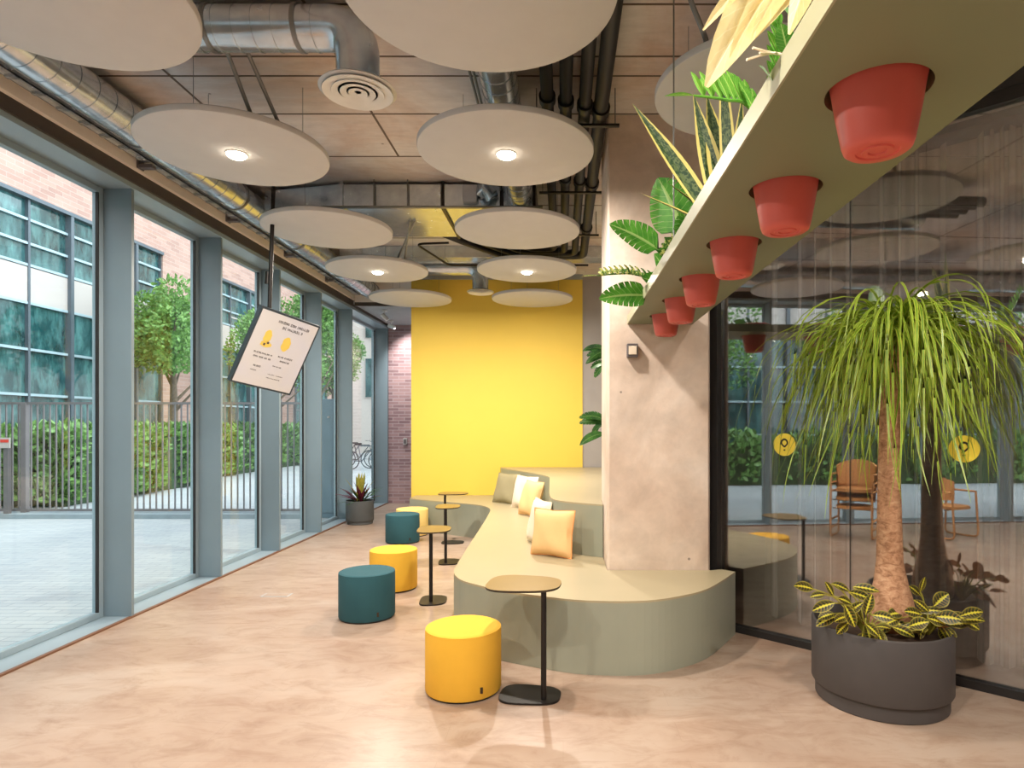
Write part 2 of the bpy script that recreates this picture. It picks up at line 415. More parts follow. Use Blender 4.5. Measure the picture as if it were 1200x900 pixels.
def add_leaf(bm, base, d, L, W, droop=.5, n=8, up=(0, 0, 1), fold=.15, shape='oval', mi=0, split=False):
    uvl = bm.loops.layers.uv.active
    d = V(d).normalized(); p = V(base); up = V(up); rows = []
    for i in range(n+1):
        t = i/n
        if shape == 'oval': w = math.sin(PI*min(1, t*.97+.015))**.75
        elif shape == 'heart': w = (math.sin(PI*(t**.62)))**.6 if 0 < t < 1 else 0.02
        elif shape == 'blade': w = min(1, t*6+.5)*(1-t**2.2)+.03
        elif shape == 'sword': w = (.55+.45*math.sin(PI*min(1, t*1.1)))*(1-t**5)+.02
        w = max(w, .02)*W/2
        s = d.cross(up)
        if s.length < 1e-3: s = d.cross(V((1, 0, 0)))
        s.normalize(); nn = s.cross(d)
        rows.append((p.copy(), p-s*w+nn*w*fold, p+s*w+nn*w*fold, t))
        p = p+d*(L/n)
        d = (d+V((0, 0, -1))*droop/n).normalized()
    def face(pts, uvs):
        f = bm.faces.new([bm.verts.new(q) for q in pts]); f.material_index = mi; f.smooth = True
        for lp, uv in zip(f.loops, uvs): lp[uvl].uv = uv
    for (m0, l0, r0, t0), (m1, l1, r1, t1) in zip(rows, rows[1:]):
        g = (.13 if int(t0*n+.5) % 2 else .05) if split and .15 < t0 < .88 else 0
        a, b = l0.lerp(l1, g), l1.lerp(l0, g); a2, b2 = r0.lerp(r1, g), r1.lerp(r0, g)
        if split:
            k = m1-m0; a, b, a2, b2 = a+k*.35, b+k*.35, a2+k*.35, b2+k*.35
        if split:
            i0, i1, j0, j1 = m0.lerp(l0, .5), m1.lerp(l1, .5), m0.lerp(r0, .5), m1.lerp(r1, .5)
            face((m0, m1, i1, i0), ((t0, .5), (t1, .5), (t1, .25), (t0, .25))); face((m1, m0, j0, j1), ((t1, .5), (t0, .5), (t0, .75), (t1, .75)))
            face((i0, i1, b, a), ((t0, .25), (t1, .25), (t1, 0), (t0, 0))); face((j1, j0, a2, b2), ((t1, .75), (t0, .75), (t0, 1), (t1, 1)))
            continue
        face((m0, m1, b, a), ((t0, .5), (t1, .5), (t1, 0), (t0, 0)))
        face((m1, m0, a2, b2), ((t1, .5), (t0, .5), (t0, 1), (t1, 1)))
    return rows[-1][0]
def img(x, y, Y):       # point seen at photo pixel (x, y) at depth Y
    return V(((x-660)/740*Y, Y, 1.6+(498-y)/740*Y))

# ------------------------------------------------------------------ camera, world, render settings
cd = bpy.data.cameras.new('camera'); cam = bpy.data.objects.new('camera', cd); col.objects.link(cam)
cam.location = (0, 0, 1.6); cam.rotation_euler = (PI/2, 0, 0)
cd.sensor_width = 36; cd.lens = 740/1200*36; cd.shift_x = -.05; cd.shift_y = .04; cd.clip_start = .05
scene.camera = cam
scene.view_settings.view_transform = 'Standard'; scene.view_settings.look = 'None'
scene.view_settings.gamma = 1; scene.view_settings.use_curve_mapping = False
scene.view_settings.exposure = .88
wd = bpy.data.worlds.new('world'); scene.world = wd; wd.use_nodes = True
bg = wd.node_tree.nodes['Background']
sky = wd.node_tree.nodes.new('ShaderNodeTexSky'); sky.sky_type = 'HOSEK_WILKIE'; sky.turbidity = 6; sky.ground_albedo = .5
sky.sun_direction = (.5, -.3, .8)
mixn = wd.node_tree.nodes.new('ShaderNodeMix'); mixn.data_type = 'RGBA'; mixn.inputs[0].default_value = .8
mixn.inputs[7].default_value = (.86, .93, 1, 1)
wd.node_tree.links.new(sky.outputs[0], mixn.inputs[6]); wd.node_tree.links.new(mixn.outputs[2], bg.inputs[0])
bg.inputs[1].default_value = 3.3
sn = bpy.data.lights.new('sun', 'SUN'); sn.energy = .9; sn.angle = .09; sn.color = (1, .95, .88)
so = bpy.data.objects.new('sun', sn); col.objects.link(so); so.rotation_euler = V((.62, -.25, .74)).to_track_quat('Z', 'Y').to_euler()
scene.cycles.use_denoising = True
scene.cycles.max_bounces = 8; scene.cycles.diffuse_bounces = 5; scene.cycles.transparent_max_bounces = 24; scene.cycles.glossy_bounces = 4
scene.cycles.sample_clamp_indirect = 6; scene.cycles.caustics_reflective = False; scene.cycles.caustics_refractive = False

# ------------------------------------------------------------------ room shell
CZ = 4.0
U = V((.737, -.676, 0)); NB = V((.676, .737, 0)); G0 = V((1.355, 4.89, 0))   # glass wall: direction, normal into the dark room
def gp(t, off=0, z=0): p = G0+U*t+NB*off; return V((p.x, p.y, z))
struct('floor', box((-3.86, -4.3, -.12), (8, 13.1, 0)), 'floor')
bm = BM(); add_box(bm, (-3.86, -4.3, CZ), (8, 10.2, CZ+.3)); add_box(bm, (-3.86, 10.2, CZ), (8, 13.1, CZ+.3)); struct('ceiling', bm, 'ceiling')
# formwork joints in the ceiling slab
k = 1
for y in (1.2, 2.4, 3.6, 4.11, 4.34, 4.87, 5.64, 6.9, 8.1, 9.2):
    struct('trim_%d' % k, box((-3.5, y-.006, CZ-.004), (7.9, y+.006, CZ+.001)), 'seam'); k += 1
for x in (-2.7, -1.47, 1.9):
    struct('trim_%d' % k, box((x-.008, -4.2, CZ-.004), (x+.008, 5.64 if x > -2.6 else 4.87, CZ+.001)), 'seam'); k += 1
struct('wall_back', box((-2.43, 10.1, 0), (.31, 10.4, CZ-.075)), 'yellow')
struct('wall_back_grey', box((.31, 10.12, 0), (8, 10.4, CZ)), 'grey_wall')
struct('trim_%d' % k, box((-3.5, 10.06, CZ-.075), (.31, 10.1, CZ)), 'soffit'); k += 1
struct('wall_alcove_side', box((-2.43, 10.4, 0), (-2.2, 13.1, CZ)), 'grey_wall')
struct('wall_alcove_brick', box((-3.86, 12.9, 0), (-2.43, 13.1, 3.64)), 'brick_in')
struct('ceiling_alcove', box((-3.86, 10.65, 3.64), (-2.43, 13.1, 3.72)), 'soffit')
struct('trim_%d' % k, box((-3.5, 10.6, 3.6), (-2.43, 10.65, 3.66)), 'groove'); k += 1
struct('wall_alcove_fascia', box((-3.5, 10.6, 3.66), (-2.43, 10.66, CZ)), 'beige_wall')
struct('wall_front', box((-3.86, -4.5, 0), (8, -4.3, CZ)), 'grey_wall')
struct('wall_far_right', box((8, -4.3, 0), (8.2, 10.4, CZ)), 'dark_wall')
struct('wall_partition', box((1.2, 5.66, 0), (1.32, 10.1, CZ)), 'grey_wall')
e1 = gp(5.7); struct('wall_right', box((e1.x, -4.3, 0), (e1.x+.15, e1.y, CZ)), 'grey_wall')
# concrete column
bm = BM(); add_prism(bm, [(.344, 4.905), (.359, 4.89), (1.122, 4.89), (1.137, 4.905), (1.137, 5.65), (.344, 5.65)], 0, CZ)
struct('column', bm, 'column')
# left wall above the windows
struct('wall_left', box((-3.9, -4.3, 3.7), (-3.5, 13.1, CZ)), 'beige_wall')
struct('trim_%d' % k, box((-3.9, -4.3, 3.6), (-3.54, 13.1, 3.7)), 'groove'); k += 1
struct('trim_%d' % k, box((-3.9, -4.3, 3.56), (-3.56, 12.9, 3.6)), 'steel_light'); k += 1
struct('trim_%d' % k, box((-3.9, -4.3, 0), (-3.6, 12.9, .012)), 'steel_light'); k += 1
bmx = simple('brown_floor_trim', srgb(120, 84, 62), .5); M['brown_trim'] = bmx
struct('trim_%d' % k, box((-3.6, -4.3, 0), (-3.57, 12.9, .014)), 'brown_trim'); k += 1
fins = [5.236+1.366*i for i in range(-7, 5)]
for y in fins:
    struct('trim_%d' % k, box((-3.815, y, .012), (-3.58, y+.035, 3.56), .003), 'steel_blue'); k += 1
struct('trim_%d' % k, box((-3.9, 12.84, .012), (-3.57, 12.9, 3.56)), 'steel_blue'); k += 1
wn = 1
ys = [-4.3]+fins+[12.84]
for a, b in zip(ys, ys[1:]):
    w = BM(); x0, x1 = -3.87, -3.81
    for lo, hi in (((x0, a+.0, .012), (x1, a+.05, 3.56)), ((x0, b-.05, .012), (x1, b+.0, 3.56)), ((x0, a+.05, .012), (x1, b-.05, .06)), ((x0, a+.05, 3.51), (x1, b-.05, 3.56))):
        add_box(w, lo, hi, .004)
    wo = struct('window_%d' % wn, w, 'steel_light'); wn += 1
    obj('glass_pane', box((-3.845, a+.05, .06), (-3.835, b-.05, 3.51)), 'glass', wo)
    g = BM(); add_box(g, (-3.835, b-.062, .06), (-3.812, b-.05, 3.51)); obj('gasket', g, 'dark_frame', wo)
# glass wall towards the dark room
def slab(t0, t1, o0, o1, z0, z1, bm=None):
    bm = bm or BM()
    return add_prism(bm, [gp(t0, o0), gp(t1, o0), gp(t1, o1), gp(t0, o1)], z0, z1)
T0 = -.17
bm = BM(); slab(T0, 5.7, -.03, .04, 0, .05, bm); slab(T0, 5.7, -.03, .04, 3.5, 3.58, bm); slab(T0-.07, T0+.02, -.06, .06, 0, 3.58, bm); slab(5.64, 5.7, -.03, .04, 0, 3.58, bm)
gw = struct('window_%d' % wn, bm, 'dark_frame')
tt = [T0+.02, .83, 2.03, 3.23, 4.43, 5.64]
for a, b in zip(tt, tt[1:]):
    obj('glass_pane', slab(a+.003, b-.003, 0, .012, .05, 3.5), 'glass_dark', gw)
for t in tt[1:-1]: obj('joint', slab(t-.003, t+.003, -.002, .014, .05, 3.5), 'dark_frame', gw)
struct('wall_over_glass', slab(T0-.07, 5.7, -.04, .06, 3.58, CZ), 'dark_wall')
bm = BM()   # floor plinth line
# curtains behind the glass
def curtain(t0, t1, off, label, seed):
    r = random.Random(seed); bm = BM(); n = int((t1-t0)/.012); a = []; b = []
    ph = 0
    for i in range(n+1):
        t = t0+(t1-t0)*i/n; ph += .5+.22*math.sin(i*.13+seed)+r.uniform(-.1, .1)
        o = off+.04*math.sin(ph)+.015*math.sin(ph*.37)
        a.append(bm.verts.new(gp(t, o, .06))); b.append(bm.verts.new(gp(t, o*1.0, 3.5)))
    for i in range(n): bm.faces.new((a[i], a[i+1], b[i+1], b[i])).smooth = True
    o = obj('curtain', bm, 'curtain'); tag(o, label, 'curtain', 'sheer curtains behind the glass wall')
curtain(.05, 1.9, .35, 'sheer grey curtain behind the glass, beside the concrete column', 3)
curtain(2.0, 5.5, .3, 'sheer grey curtain behind the glass, behind the tall ponytail palm', 5)
struct('trim_%d' % k, slab(0, 5.6, .2, .42, 3.5, 3.55), 'dark_frame'); k += 1

# ------------------------------------------------------------------ stepped seating
front = spline([(1.318, 4.835), (1.018, 4.37), (.783, 4.16), (.518, 4.04), (.192, 4.04), (-.056, 4.11), (-.406, 4.28), (-.58, 4.42)], 6)
corner = spline([(-.58, 4.42), (-.74, 4.58), (-.83, 4.80), (-.855, 5.05), (-.87, 5.5)], 5)
left = [V((-.92, 7.5)), V((-.945, 8.1))]
bcur = spline([(-.945, 8.1), (-.99, 8.5), (-1.16, 8.85), (-1.53, 9.12), (-2.0, 9.42), (-2.35, 9.66)], 5)
tier = spline([(.33, 5.36), (.12, 5.50), (-.04, 5.66), (-.11, 5.86), (-.14, 6.3)], 5)+[V((-.17, 7.9))]+spline([(-.17, 7.95), (-.19, 8.25), (-.3, 8.6), (-.62, 9.25), (-.94, 9.88), (-1.0, 10.09)], 5)
P2 = lambda l: [(p[0], p[1]) for p in l]
out = P2(front)+P2(corner)[1:]+P2(left)[:-1]+P2(bcur)+[(-2.35, 10.09)]
inner = P2(tier)[::-1]
benchpoly = out+[(inner[0][0]-.005, inner[0][1])]+[(x-.004, y-.002) for x, y in inner[1:]]+[(.34, 5.35), (.34, 4.886), (1.14, 4.886), (1.236, 4.92)]
t = thing('seating_platform', 'low curved sage green seating platform wrapping around the concrete column', 'bench', (-.3, 5.5, 0))
bm = add_prism(BM(), benchpoly, 0, .462); o = obj('body', bm, 'laminate', t)
bm = add_prism(BM(), benchpoly, .462, .476); o = obj('seat_top', bm, 'laminate_top_lit', t); o['label'] = 'sage seat surface in a warm lit tone'
tierpoly = P2(tier)+[(1.19, 10.09), (1.19, 5.66), (.338, 5.66), (.338, 5.36)]
t = thing('upper_seating_tier', 'upper sage step of the seating, against the yellow wall behind the cushions', 'bench', (.4, 8, 0))
obj('body', add_prism(BM(), tierpoly, 0, .91), 'laminate', t)
o = obj('tier_top', add_prism(BM(), tierpoly, .91, .924), 'laminate_top_lit', t); o['label'] = 'sage top surface in a warm lit tone'

# ------------------------------------------------------------------ ceiling discs
LAMP_W = 36
def disc(x, y, lit, label, z=3.46, r=.6, yaw=0):
    t = thing('ceiling_disc', label, 'ceiling panel', (x, y, z), 'round white ceiling discs')
    bm = add_lathe(BM(), [(r-.012, 0), (r-.003, .004), (r, .012), (r, .038), (r-.008, .045)], (x, y, z), 96)
    for f in bm.faces:
        if abs(f.normal.z) < .5: f.material_index = 1
    obj('panel', bm, 'disc', t, True, ['disc', 'disc_rim'])
    for k in range(3):
        a = k*2*PI/3+.4; bm = tube([(x+.42*math.cos(a), y+.42*math.sin(a), z+.045), (x+.42*math.cos(a), y+.42*math.sin(a), CZ)], .0018, 6)
        obj('cable', bm, 'conduit', t)
    if lit:
        lp = obj('lamp', add_lathe(BM(), [(.066, -.008), (.07, -.005), (.07, 0)], (x, y, z), 40), 'white_plastic', t, True); lp['label'] = 'small round lit lamp'
        obj('diffuser', add_lathe(BM(), [(0, -.034), (.03, -.032), (.05, -.026), (.062, -.016), (.065, -.008)], (x, y, z), 32), 'lamp', lp, True)
        L = bpy.data.lights.new('disc_lamp_light', 'AREA'); L.shape = 'DISK'; L.size = .13; L.energy = LAMP_W*lit; L.color = (1, .91, .80)
        lo = bpy.data.objects.new('disc_lamp_light', L); col.objects.link(lo); lo.location = (x, y, z-.04); lo.parent = None
DX1, DX2, DX3 = -.42, -2.25, 1.12
disc(DX2, 2.73, 0, 'large white ceiling disc cut off by the top left corner')
disc(-.36, 2.74, 0, 'large white ceiling disc at the top middle, in front of the black pipes')
disc(-2.24, 4.33, 1, 'white ceiling disc with glowing lamp on the window side, nearest lit one')
disc(-.39, 4.33, 1, 'white ceiling disc with glowing lamp, nearest lit one beside the black pipes')
disc(-2.26, 6.08, 0, 'unlit white ceiling disc above the hanging screen')
disc(-.44, 6.1, 0, 'unlit white ceiling disc under the yellow-reflecting rectangular duct')
disc(-2.25, 7.66, 1.7, 'far white ceiling disc with glowing lamp on the window side')
disc(-.44, 7.66, 1.7, 'far white ceiling disc with glowing lamp just above the yellow wall')
disc(-2.27, 9.4, 0, 'farthest unlit white ceiling disc on the window side')
disc(-.46, 9.4, 0, 'farthest unlit white ceiling disc in front of the yellow wall')
disc(1.09, 3.55, 0, 'white ceiling disc partly hidden behind the plants of the high shelf', r=.57)
disc(-2.25, .9, 1, 'white ceiling disc with lamp behind the camera on the window side')
disc(-.42, .9, 1.2, 'white ceiling disc with lamp above the camera')
disc(1.6, 1.3, 1.1, 'white ceiling disc with lamp mirrored in the glass wall')
disc(2.6, .2, 1.2, 'white ceiling disc with lamp right of the camera, mirrored in the glass')
disc(.4, -1.2, 1.0, 'white ceiling disc with lamp well behind the camera')

# ------------------------------------------------------------------ ducts
def duct_rings(bm, pts, r, step=.12):
    """low standing seams round a straight run"""
    a, b = V(pts[0]), V(pts[1]); L = (b-a).length; d = (b-a)/L; s = step/2
    while s < L:
        add_tube(bm, [a+d*(s-.004), a+d*(s+.004)], r+.004, 32, caps=True); s += step
t = thing('round_duct', 'silver round air duct with elbow and round grille, near the top left', 'duct', (-1.8, 3.6, 3.5))
bm = tube(elbow([(-3.0, 3.6, 3.86), (-1.17, 3.6, 3.86), (-1.17, 3.6, 3.53)], .17, 8), .12, 36)
duct_rings(bm, ((-3.0, 3.6, 3.86), (-1.38, 3.6, 3.86)), .12, .11); obj('duct_pipe', bm, 'galv', t, True)
def diffuser(t, x, y, z, r):
    g = obj('grille', add_lathe(BM(), [(r*.94, 0), (r, .006), (r*.97, .014), (r*.5, .03)], (x, y, z), 48), 'grille', t, True); g['label'] = 'round white air grille'
    bm = BM()
    for q in (.80, .57, .35, .14):
        add_lathe(bm, [(max(.004, r*q-.012), -.004), (r*q+.022, -.012), (r*q+.024, -.009), (max(.006, r*q-.008), 0)], (x, y, z), 40)
    obj('louvre', bm, 'white_plastic', g, True)
    obj('throat', add_lathe(BM(), [(r*.8, -.001), (r*.8, .003)], (x, y, z-.001), 40), 'dark_wall', g)
diffuser(t, -1.17, 3.6, 3.5, .215)
for x in (-2.6, -2.0, -1.5): obj('bracket', tube([(x-.012, 3.6, 3.86), (x+.012, 3.6, 3.86)], .127, 32), 'conduit', t, True)
t = thing('round_duct', 'small far silver duct with elbow and grille in front of the yellow wall', 'duct', (-1.6, 9.0, 3.5))
bm = tube(elbow([(-3.1, 9.0, 3.85), (-1.18, 9.0, 3.85), (-1.18, 9.0, 3.53)], .2, 8), .115, 28); duct_rings(bm, ((-3.1, 9, 3.85), (-1.4, 9, 3.85)), .115, .25)
obj('duct_pipe', bm, 'galv', t, True); diffuser(t, -1.18, 9.0, 3.49, .19)
t = thing('round_duct', 'silver round duct running above the middle row of ceiling discs', 'duct', (-.42, 4.5, 3.7))
bm = tube([(-.42, 2.2, 3.85), (-.42, 6.2, 3.85)], .12, 36); duct_rings(bm, ((-.42, 2.2, 3.85), (-.42, 6.2, 3.85)), .12, .13); obj('duct_pipe', bm, 'galv', t, True)
bm = BM()
for dx in (-.19, -.165): add_tube(bm, [(-.42+dx, 2.2, 3.9), (-.42+dx, 6.2, 3.9)], .01, 8)
obj('conduit', bm, 'conduit', t, True)
t = thing('round_duct', 'long silver spiral duct running along the window wall', 'duct', (-3.2, 6, 3.6))
bm = tube([(-3.18, -2, 3.82), (-3.18, 10.5, 3.82)], .135, 36); duct_rings(bm, ((-3.18, -2, 3.82), (-3.18, 10.5, 3.82)), .135, .16); obj('duct_pipe', bm, 'galv', t, True)
for y in [2.0+1.37*i for i in range(7)]: obj('bracket', tube([(-3.18, y-.012, 3.82), (-3.18, y+.012, 3.82)], .143, 32), 'conduit', t, True)
t = thing('cable_tray', 'thin bright cable tray running along the window wall under the long duct', 'cable tray', (-3.43, 5, 3.76))
bm = BM(); add_box(bm, (-3.46, -2, 3.76), (-3.38, 10.5, 3.768)); add_box(bm, (-3.46, -2, 3.76), (-3.455, 10.5, 3.80)); add_box(bm, (-3.385, -2, 3.76), (-3.38, 10.5, 3.80))
for i in range(60): add_box(bm, (-3.455, -1.9+i*.2, 3.75), (-3.385, -1.87+i*.2, 3.76))
obj('tray', bm, 'galv', t)
bm = BM(); add_tube(bm, [(-3.41, -2, 3.785), (-3.41, 10.5, 3.785)], .012, 8); add_tube(bm, [(-3.43, -2, 3.782), (-3.43, 10.5, 3.782)], .009, 8); obj('cable', bm, 'conduit', t, True)
# rectangular duct
t = thing('rectangular_duct', 'wide rectangular sheet metal duct across the ceiling reflecting yellow', 'duct', (-1.2, 6.7, 3.745))
def rect_duct(x0, x1, y0, y1, z0, z1, par, name='duct_section'):
    bm = box((x0, y0, z0), (x1, y1, z1), .004)
    obj(name, bm, 'galv', par)
rect_duct(-2.18, -1.2, 6.2, 7.2, 3.745, 3.965, t); rect_duct(-1.17, -.62, 6.2, 7.2, 3.745, 3.965, t); rect_duct(-.59, -.28, 6.2, 6.9, 3.745, 3.965, t)
for x in (-2.19, -1.2, -.62, -.3):
    obj('flange', box((x, 6.18, 3.725), (x+.03, 7.22, 3.985), .002), 'black_metal' if x > -1.3 else 'galv', t)
for x in (-1.85, -1.52): obj('hanger', box((x-.006, 6.17, 3.72), (x+.006, 6.18, 4.0)), 'conduit', t)
obj('hanger_rail', box((-2.35, 6.15, 3.72), (-.2, 6.19, 3.735)), 'conduit', t)
bm = BM(); bot = [(-3.0, 6.35, 3.72), (-3.0, 6.85, 3.72), (-3.0, 6.85, 3.95), (-3.0, 6.35, 3.95)]; b2 = [(-2.19, 6.2, 3.745), (-2.19, 7.2, 3.745), (-2.19, 7.2, 3.965), (-2.19, 6.2, 3.965)]
va = [bm.verts.new(p) for p in bot]; vb = [bm.verts.new(p) for p in b2]
for i in range(4): bm.faces.new((va[i], va[(i+1) % 4], vb[(i+1) % 4], vb[i]))
bm.faces.new(va[::-1]); bm.faces.new(vb); bmesh.ops.recalc_face_normals(bm, faces=bm.faces)
obj('reducer', bm, 'galv', t)
obj('access_box', box((-.98, 6.14, 3.77), (-.84, 6.2, 3.94), .004), 'grille', t)
bm = tube([(-.79, 6.2-.03*i, 3.85+.02*math.sin(i*1.4)) for i in range(4)]+[(-.76, 6.08, 3.9), (-.72, 6.1, 3.8), (-.68, 6.16, 3.86)], .05, 16); obj('flexible_hose', bm, 'galv', t, True)
# second transverse channel further back
t = thing('rectangular_duct', 'low flat sheet metal duct crossing the ceiling behind the black pipe bends', 'duct', (-1.2, 8.9, 3.8))
obj('duct_section', box((-3.0, 8.45, 3.84), (.9, 8.75, 3.999), .004), 'galv', t)
for x in (-2.4, -1.6, -.8, 0, .6): obj('flange', box((x, 8.43, 3.82), (x+.02, 8.77, 3.985)), 'galv', t)

# black pipes
xs = [-.107, .018, .149, .262]
for i, x in enumerate(xs):
    nm = ['leftmost', 'second from left', 'third from left', 'rightmost'][i]
    yb = 8.05-.11*(3-i)+.1
    end = -.85-.12*i
    path = elbow([(x, 2.0, 3.8), (x, yb+.05, 3.8), (end+.45, yb+.05, 3.8), (end-.05, yb-.45, 3.86), (end-.25, yb-.5, 3.93)], .12, 6)
    t = thing('insulated_pipe', 'black insulated ceiling pipe, %s of the four parallel ones' % nm, 'pipe', (x, 5, 3.75), 'black insulated ceiling pipes')
    obj('pipe_run', tube(path, .042 if i < 3 else .05, 16), 'black_pipe', t, True)
    for q, y in enumerate((2.9+.07*i, 4.25+.05*i, 5.6+.05*i, 6.9+.05*i)):
        obj('coupling', tube([(x, y-.035, 3.8), (x, y+.035, 3.8)], .056 if i < 3 else .064, 16), 'pipe_joint', t, True)
for y in (3.1, 4.5, 5.8, 7.1):
    t = thing('pipe_hanger', 'threaded hanger bar carrying the black pipes, %s' % {3.1: 'nearest the camera', 4.5: 'beside the nearest lit middle disc', 5.8: 'third back', 7.1: 'farthest back'}[y], 'bracket', (.08, y, 3.72), 'hangers under the black pipes')
    obj('rail', box((-.22, y-.015, 3.725), (.40, y+.015, 3.742)), 'black_metal', t)
    for x in (-.19, .37): obj('rod', tube([(x, y, 3.735), (x, y, 4.0)], .005, 6), 'conduit', t)
# thin dark conduit at the back
o = obj('conduit', tube(elbow([(.33, 8.3, 3.7), (-1.5, 8.3, 3.7), (-1.75, 7.5, 3.75), (-1.35, 7.45, 3.75)], .1), .014, 8), 'black_metal', None, True)
tag(o, 'thin black bent conduit on the ceiling in front of the far duct', 'conduit')
o = obj('conduit', tube(elbow([(-1.35, 3.7, 3.93), (-1.72, 3.7, 3.97), (-2.03, 3.72, 3.93), (-2.0, 4.15, 3.505)], .09), .013, 8), 'conduit', None, True); tag(o, 'grey cable tube bending down to the lit disc on the window side, left one', 'conduit')
o = obj('conduit', tube(elbow([(-1.35, 3.76, 3.95), (-1.95, 3.76, 3.98), (-1.86, 4.25, 3.505)], .08), .013, 8), 'conduit', None, True); tag(o, 'grey cable tube bending down to the lit disc on the window side, right one', 'conduit')
o = obj('conduit', tube(spline([(.62, 3.15, 3.98), (.60, 3.12, 3.85), (.63, 3.12, 3.7), (.72, 3.2, 3.56), (.8, 3.4, 3.506)], 5), .014, 8), 'conduit', None, True); tag(o, 'curved grey cable tube above the disc behind the shelf plants', 'conduit')
for i in (0, 1):
    o = obj('conduit', tube([(-1.55-.05*i, 6.6, 3.735), (-1.98+.1*i, 7.45, 3.506)], .012, 8), 'conduit', None, True); tag(o, 'grey cable tube dropping to the far lit disc, %s one' % ('right', 'left')[i], 'conduit')

# brackets on the wall above the windows
nmb = ['nearest', 'second', 'third', 'fourth', 'fifth']
for i in range(5):
    y = fins[7+i]-.02
    t = thing('wall_bracket', 'small grey metal bracket above the window fins, %s along the wall' % nmb[i], 'bracket', (-3.46, y, 3.72), 'brackets along the window wall')
    obj('plate', box((-3.5, y-.04, 3.71), (-3.485, y+.04, 3.88), .003), 'fence', t)
    obj('arm', box((-3.485, y-.03, 3.715), (-3.38, y+.03, 3.745), .003), 'fence', t)

# ------------------------------------------------------------------ hanging screen
Pq = [V((-2.72346, 5.72815, 2.66781)), V((-2.41584, 6.25698, 2.5673)), V((-2.73892, 6.3192, 1.90587)), V((-3.04654, 5.79037, 2.00638))]
ux = (Pq[1]-Pq[0]).normalized(); uz = (Pq[0]-Pq[3]).normalized(); un = ux.cross(uz).normalized()
if un.y > 0: un = -un
W_, H_ = (Pq[1]-Pq[0]).length, (Pq[0]-Pq[3]).length
def sc(u, v, w=0): return Pq[0]+ux*u*W_-uz*v*H_+un*w
def sbox(bm, u0, v0, u1, v1, w0, w1):
    vs = [bm.verts.new(sc(u, v, w)) for w in (w0, w1) for (u, v) in ((u0, v0), (u1, v0), (u1, v1), (u0, v1))]
    for q in ((0, 1, 2, 3), (7, 6, 5, 4), (0, 4, 5, 1), (1, 5, 6, 2), (2, 6, 7, 3), (3, 7, 4, 0)): bm.faces.new([vs[i] for i in q])
    bmesh.ops.recalc_face_normals(bm, faces=bm.faces); return bm
t = thing('hanging_screen', 'tilted display screen hanging from a black pole by the windows', 'screen', sc(.5, .5, -.05))
obj('housing', sbox(BM(), -.015, -.012, 1.015, 1.012, -.055, 0), 'screen_back', t)
dsp = obj('display', sbox(BM(), .012, .012, .988, .988, 0, .002), 'display', t); dsp['label'] = 'light grey poster page with dark writing and two yellow shapes'
r = random.Random(4)
def words(u0, v, u1, h, gap=.02):
    u = u0; bm = BM()
    while u < u1:
        wl = r.uniform(.012, .022)
        hh = h*r.uniform(.7, 1.1)
        kind = r.random()
        sbox(bm, u, v-hh/2, u+wl*.35, v+hh/2, .002, .003)
        if kind > .3: sbox(bm, u, v-hh/2, u+wl, v-hh/2+h*.25, .002, .003)
        if kind > .55: sbox(bm, u+wl*.7, v-hh/2, u+wl, v+hh/2, .002, .003)
        if kind < .7: sbox(bm, u, v+hh/2-h*.25, u+wl, v+hh/2, .002, .003)
        u += wl+.007
        if r.random() < .1: u += gap
    obj('writing_line', bm, 'screen_text', dsp)
words(.32, .10, .86, .036); words(.42, .165, .76, .036)
words(.14, .555, .44, .022); words(.16, .61, .45, .022); words(.54, .54, .80, .022); words(.60, .595, .76, .022)
words(.22, .73, .32, .022); words(.52, .68, .66, .013); words(.5, .80, .74, .01); words(.5, .85, .72, .01); words(.2, .79, .3, .01)
def blob(u, v, a, b, name):
    bm = BM(); vs = []; 
    for w in (.002, .004):
        vs.append([bm.verts.new(sc(u+a*math.cos(q*PI/10)*(1+.12*math.sin(q*1.7)), v+b*math.sin(q*PI/10), w)) for q in range(20)])
    bm.faces.new(vs[1]); bm.faces.new(vs[0][::-1])
    for q in range(20): bm.faces.new((vs[0][q], vs[0][(q+1) % 20], vs[1][(q+1) % 20], vs[1][q]))
    bmesh.ops.recalc_face_normals(bm, faces=bm.faces); obj(name, bm, 'screen_yellow', dsp)
blob(.25, .33, .06, .09, 'yellow_shape'); blob(.27, .43, .09, .04, 'yellow_shape'); blob(.58, .36, .07, .1, 'yellow_shape')
bm = BM(); sbox(bm, .23, .42, .26, .45, .004, .005); sbox(bm, .28, .395, .31, .42, .004, .005); obj('mark', bm, 'screen_text', dsp)
top = V((-2.60, 5.85, CZ)); mt = sc(.22, .1, -.07)
obj('pole', tube([mt, V((mt.x+.06, mt.y-.03, CZ-.01))], .019, 14), 'black_metal', t, True)
obj('pole_clamp', tube([mt.lerp(V((mt.x+.06, mt.y, CZ)), .22)+V((-.03, 0, 0)), mt.lerp(V((mt.x+.06, mt.y, CZ)), .3)+V((-.028, 0, 0))], .026, 10), 'black_metal', t, True)
obj('ceiling_plate', box((mt.x, mt.y-.09, CZ-.015), (mt.x+.12, mt.y+.03, CZ)), 'black_metal', t)
obj('mount', sbox(BM(), .1, .05, .4, .35, -.085, -.055), 'black_metal', t)

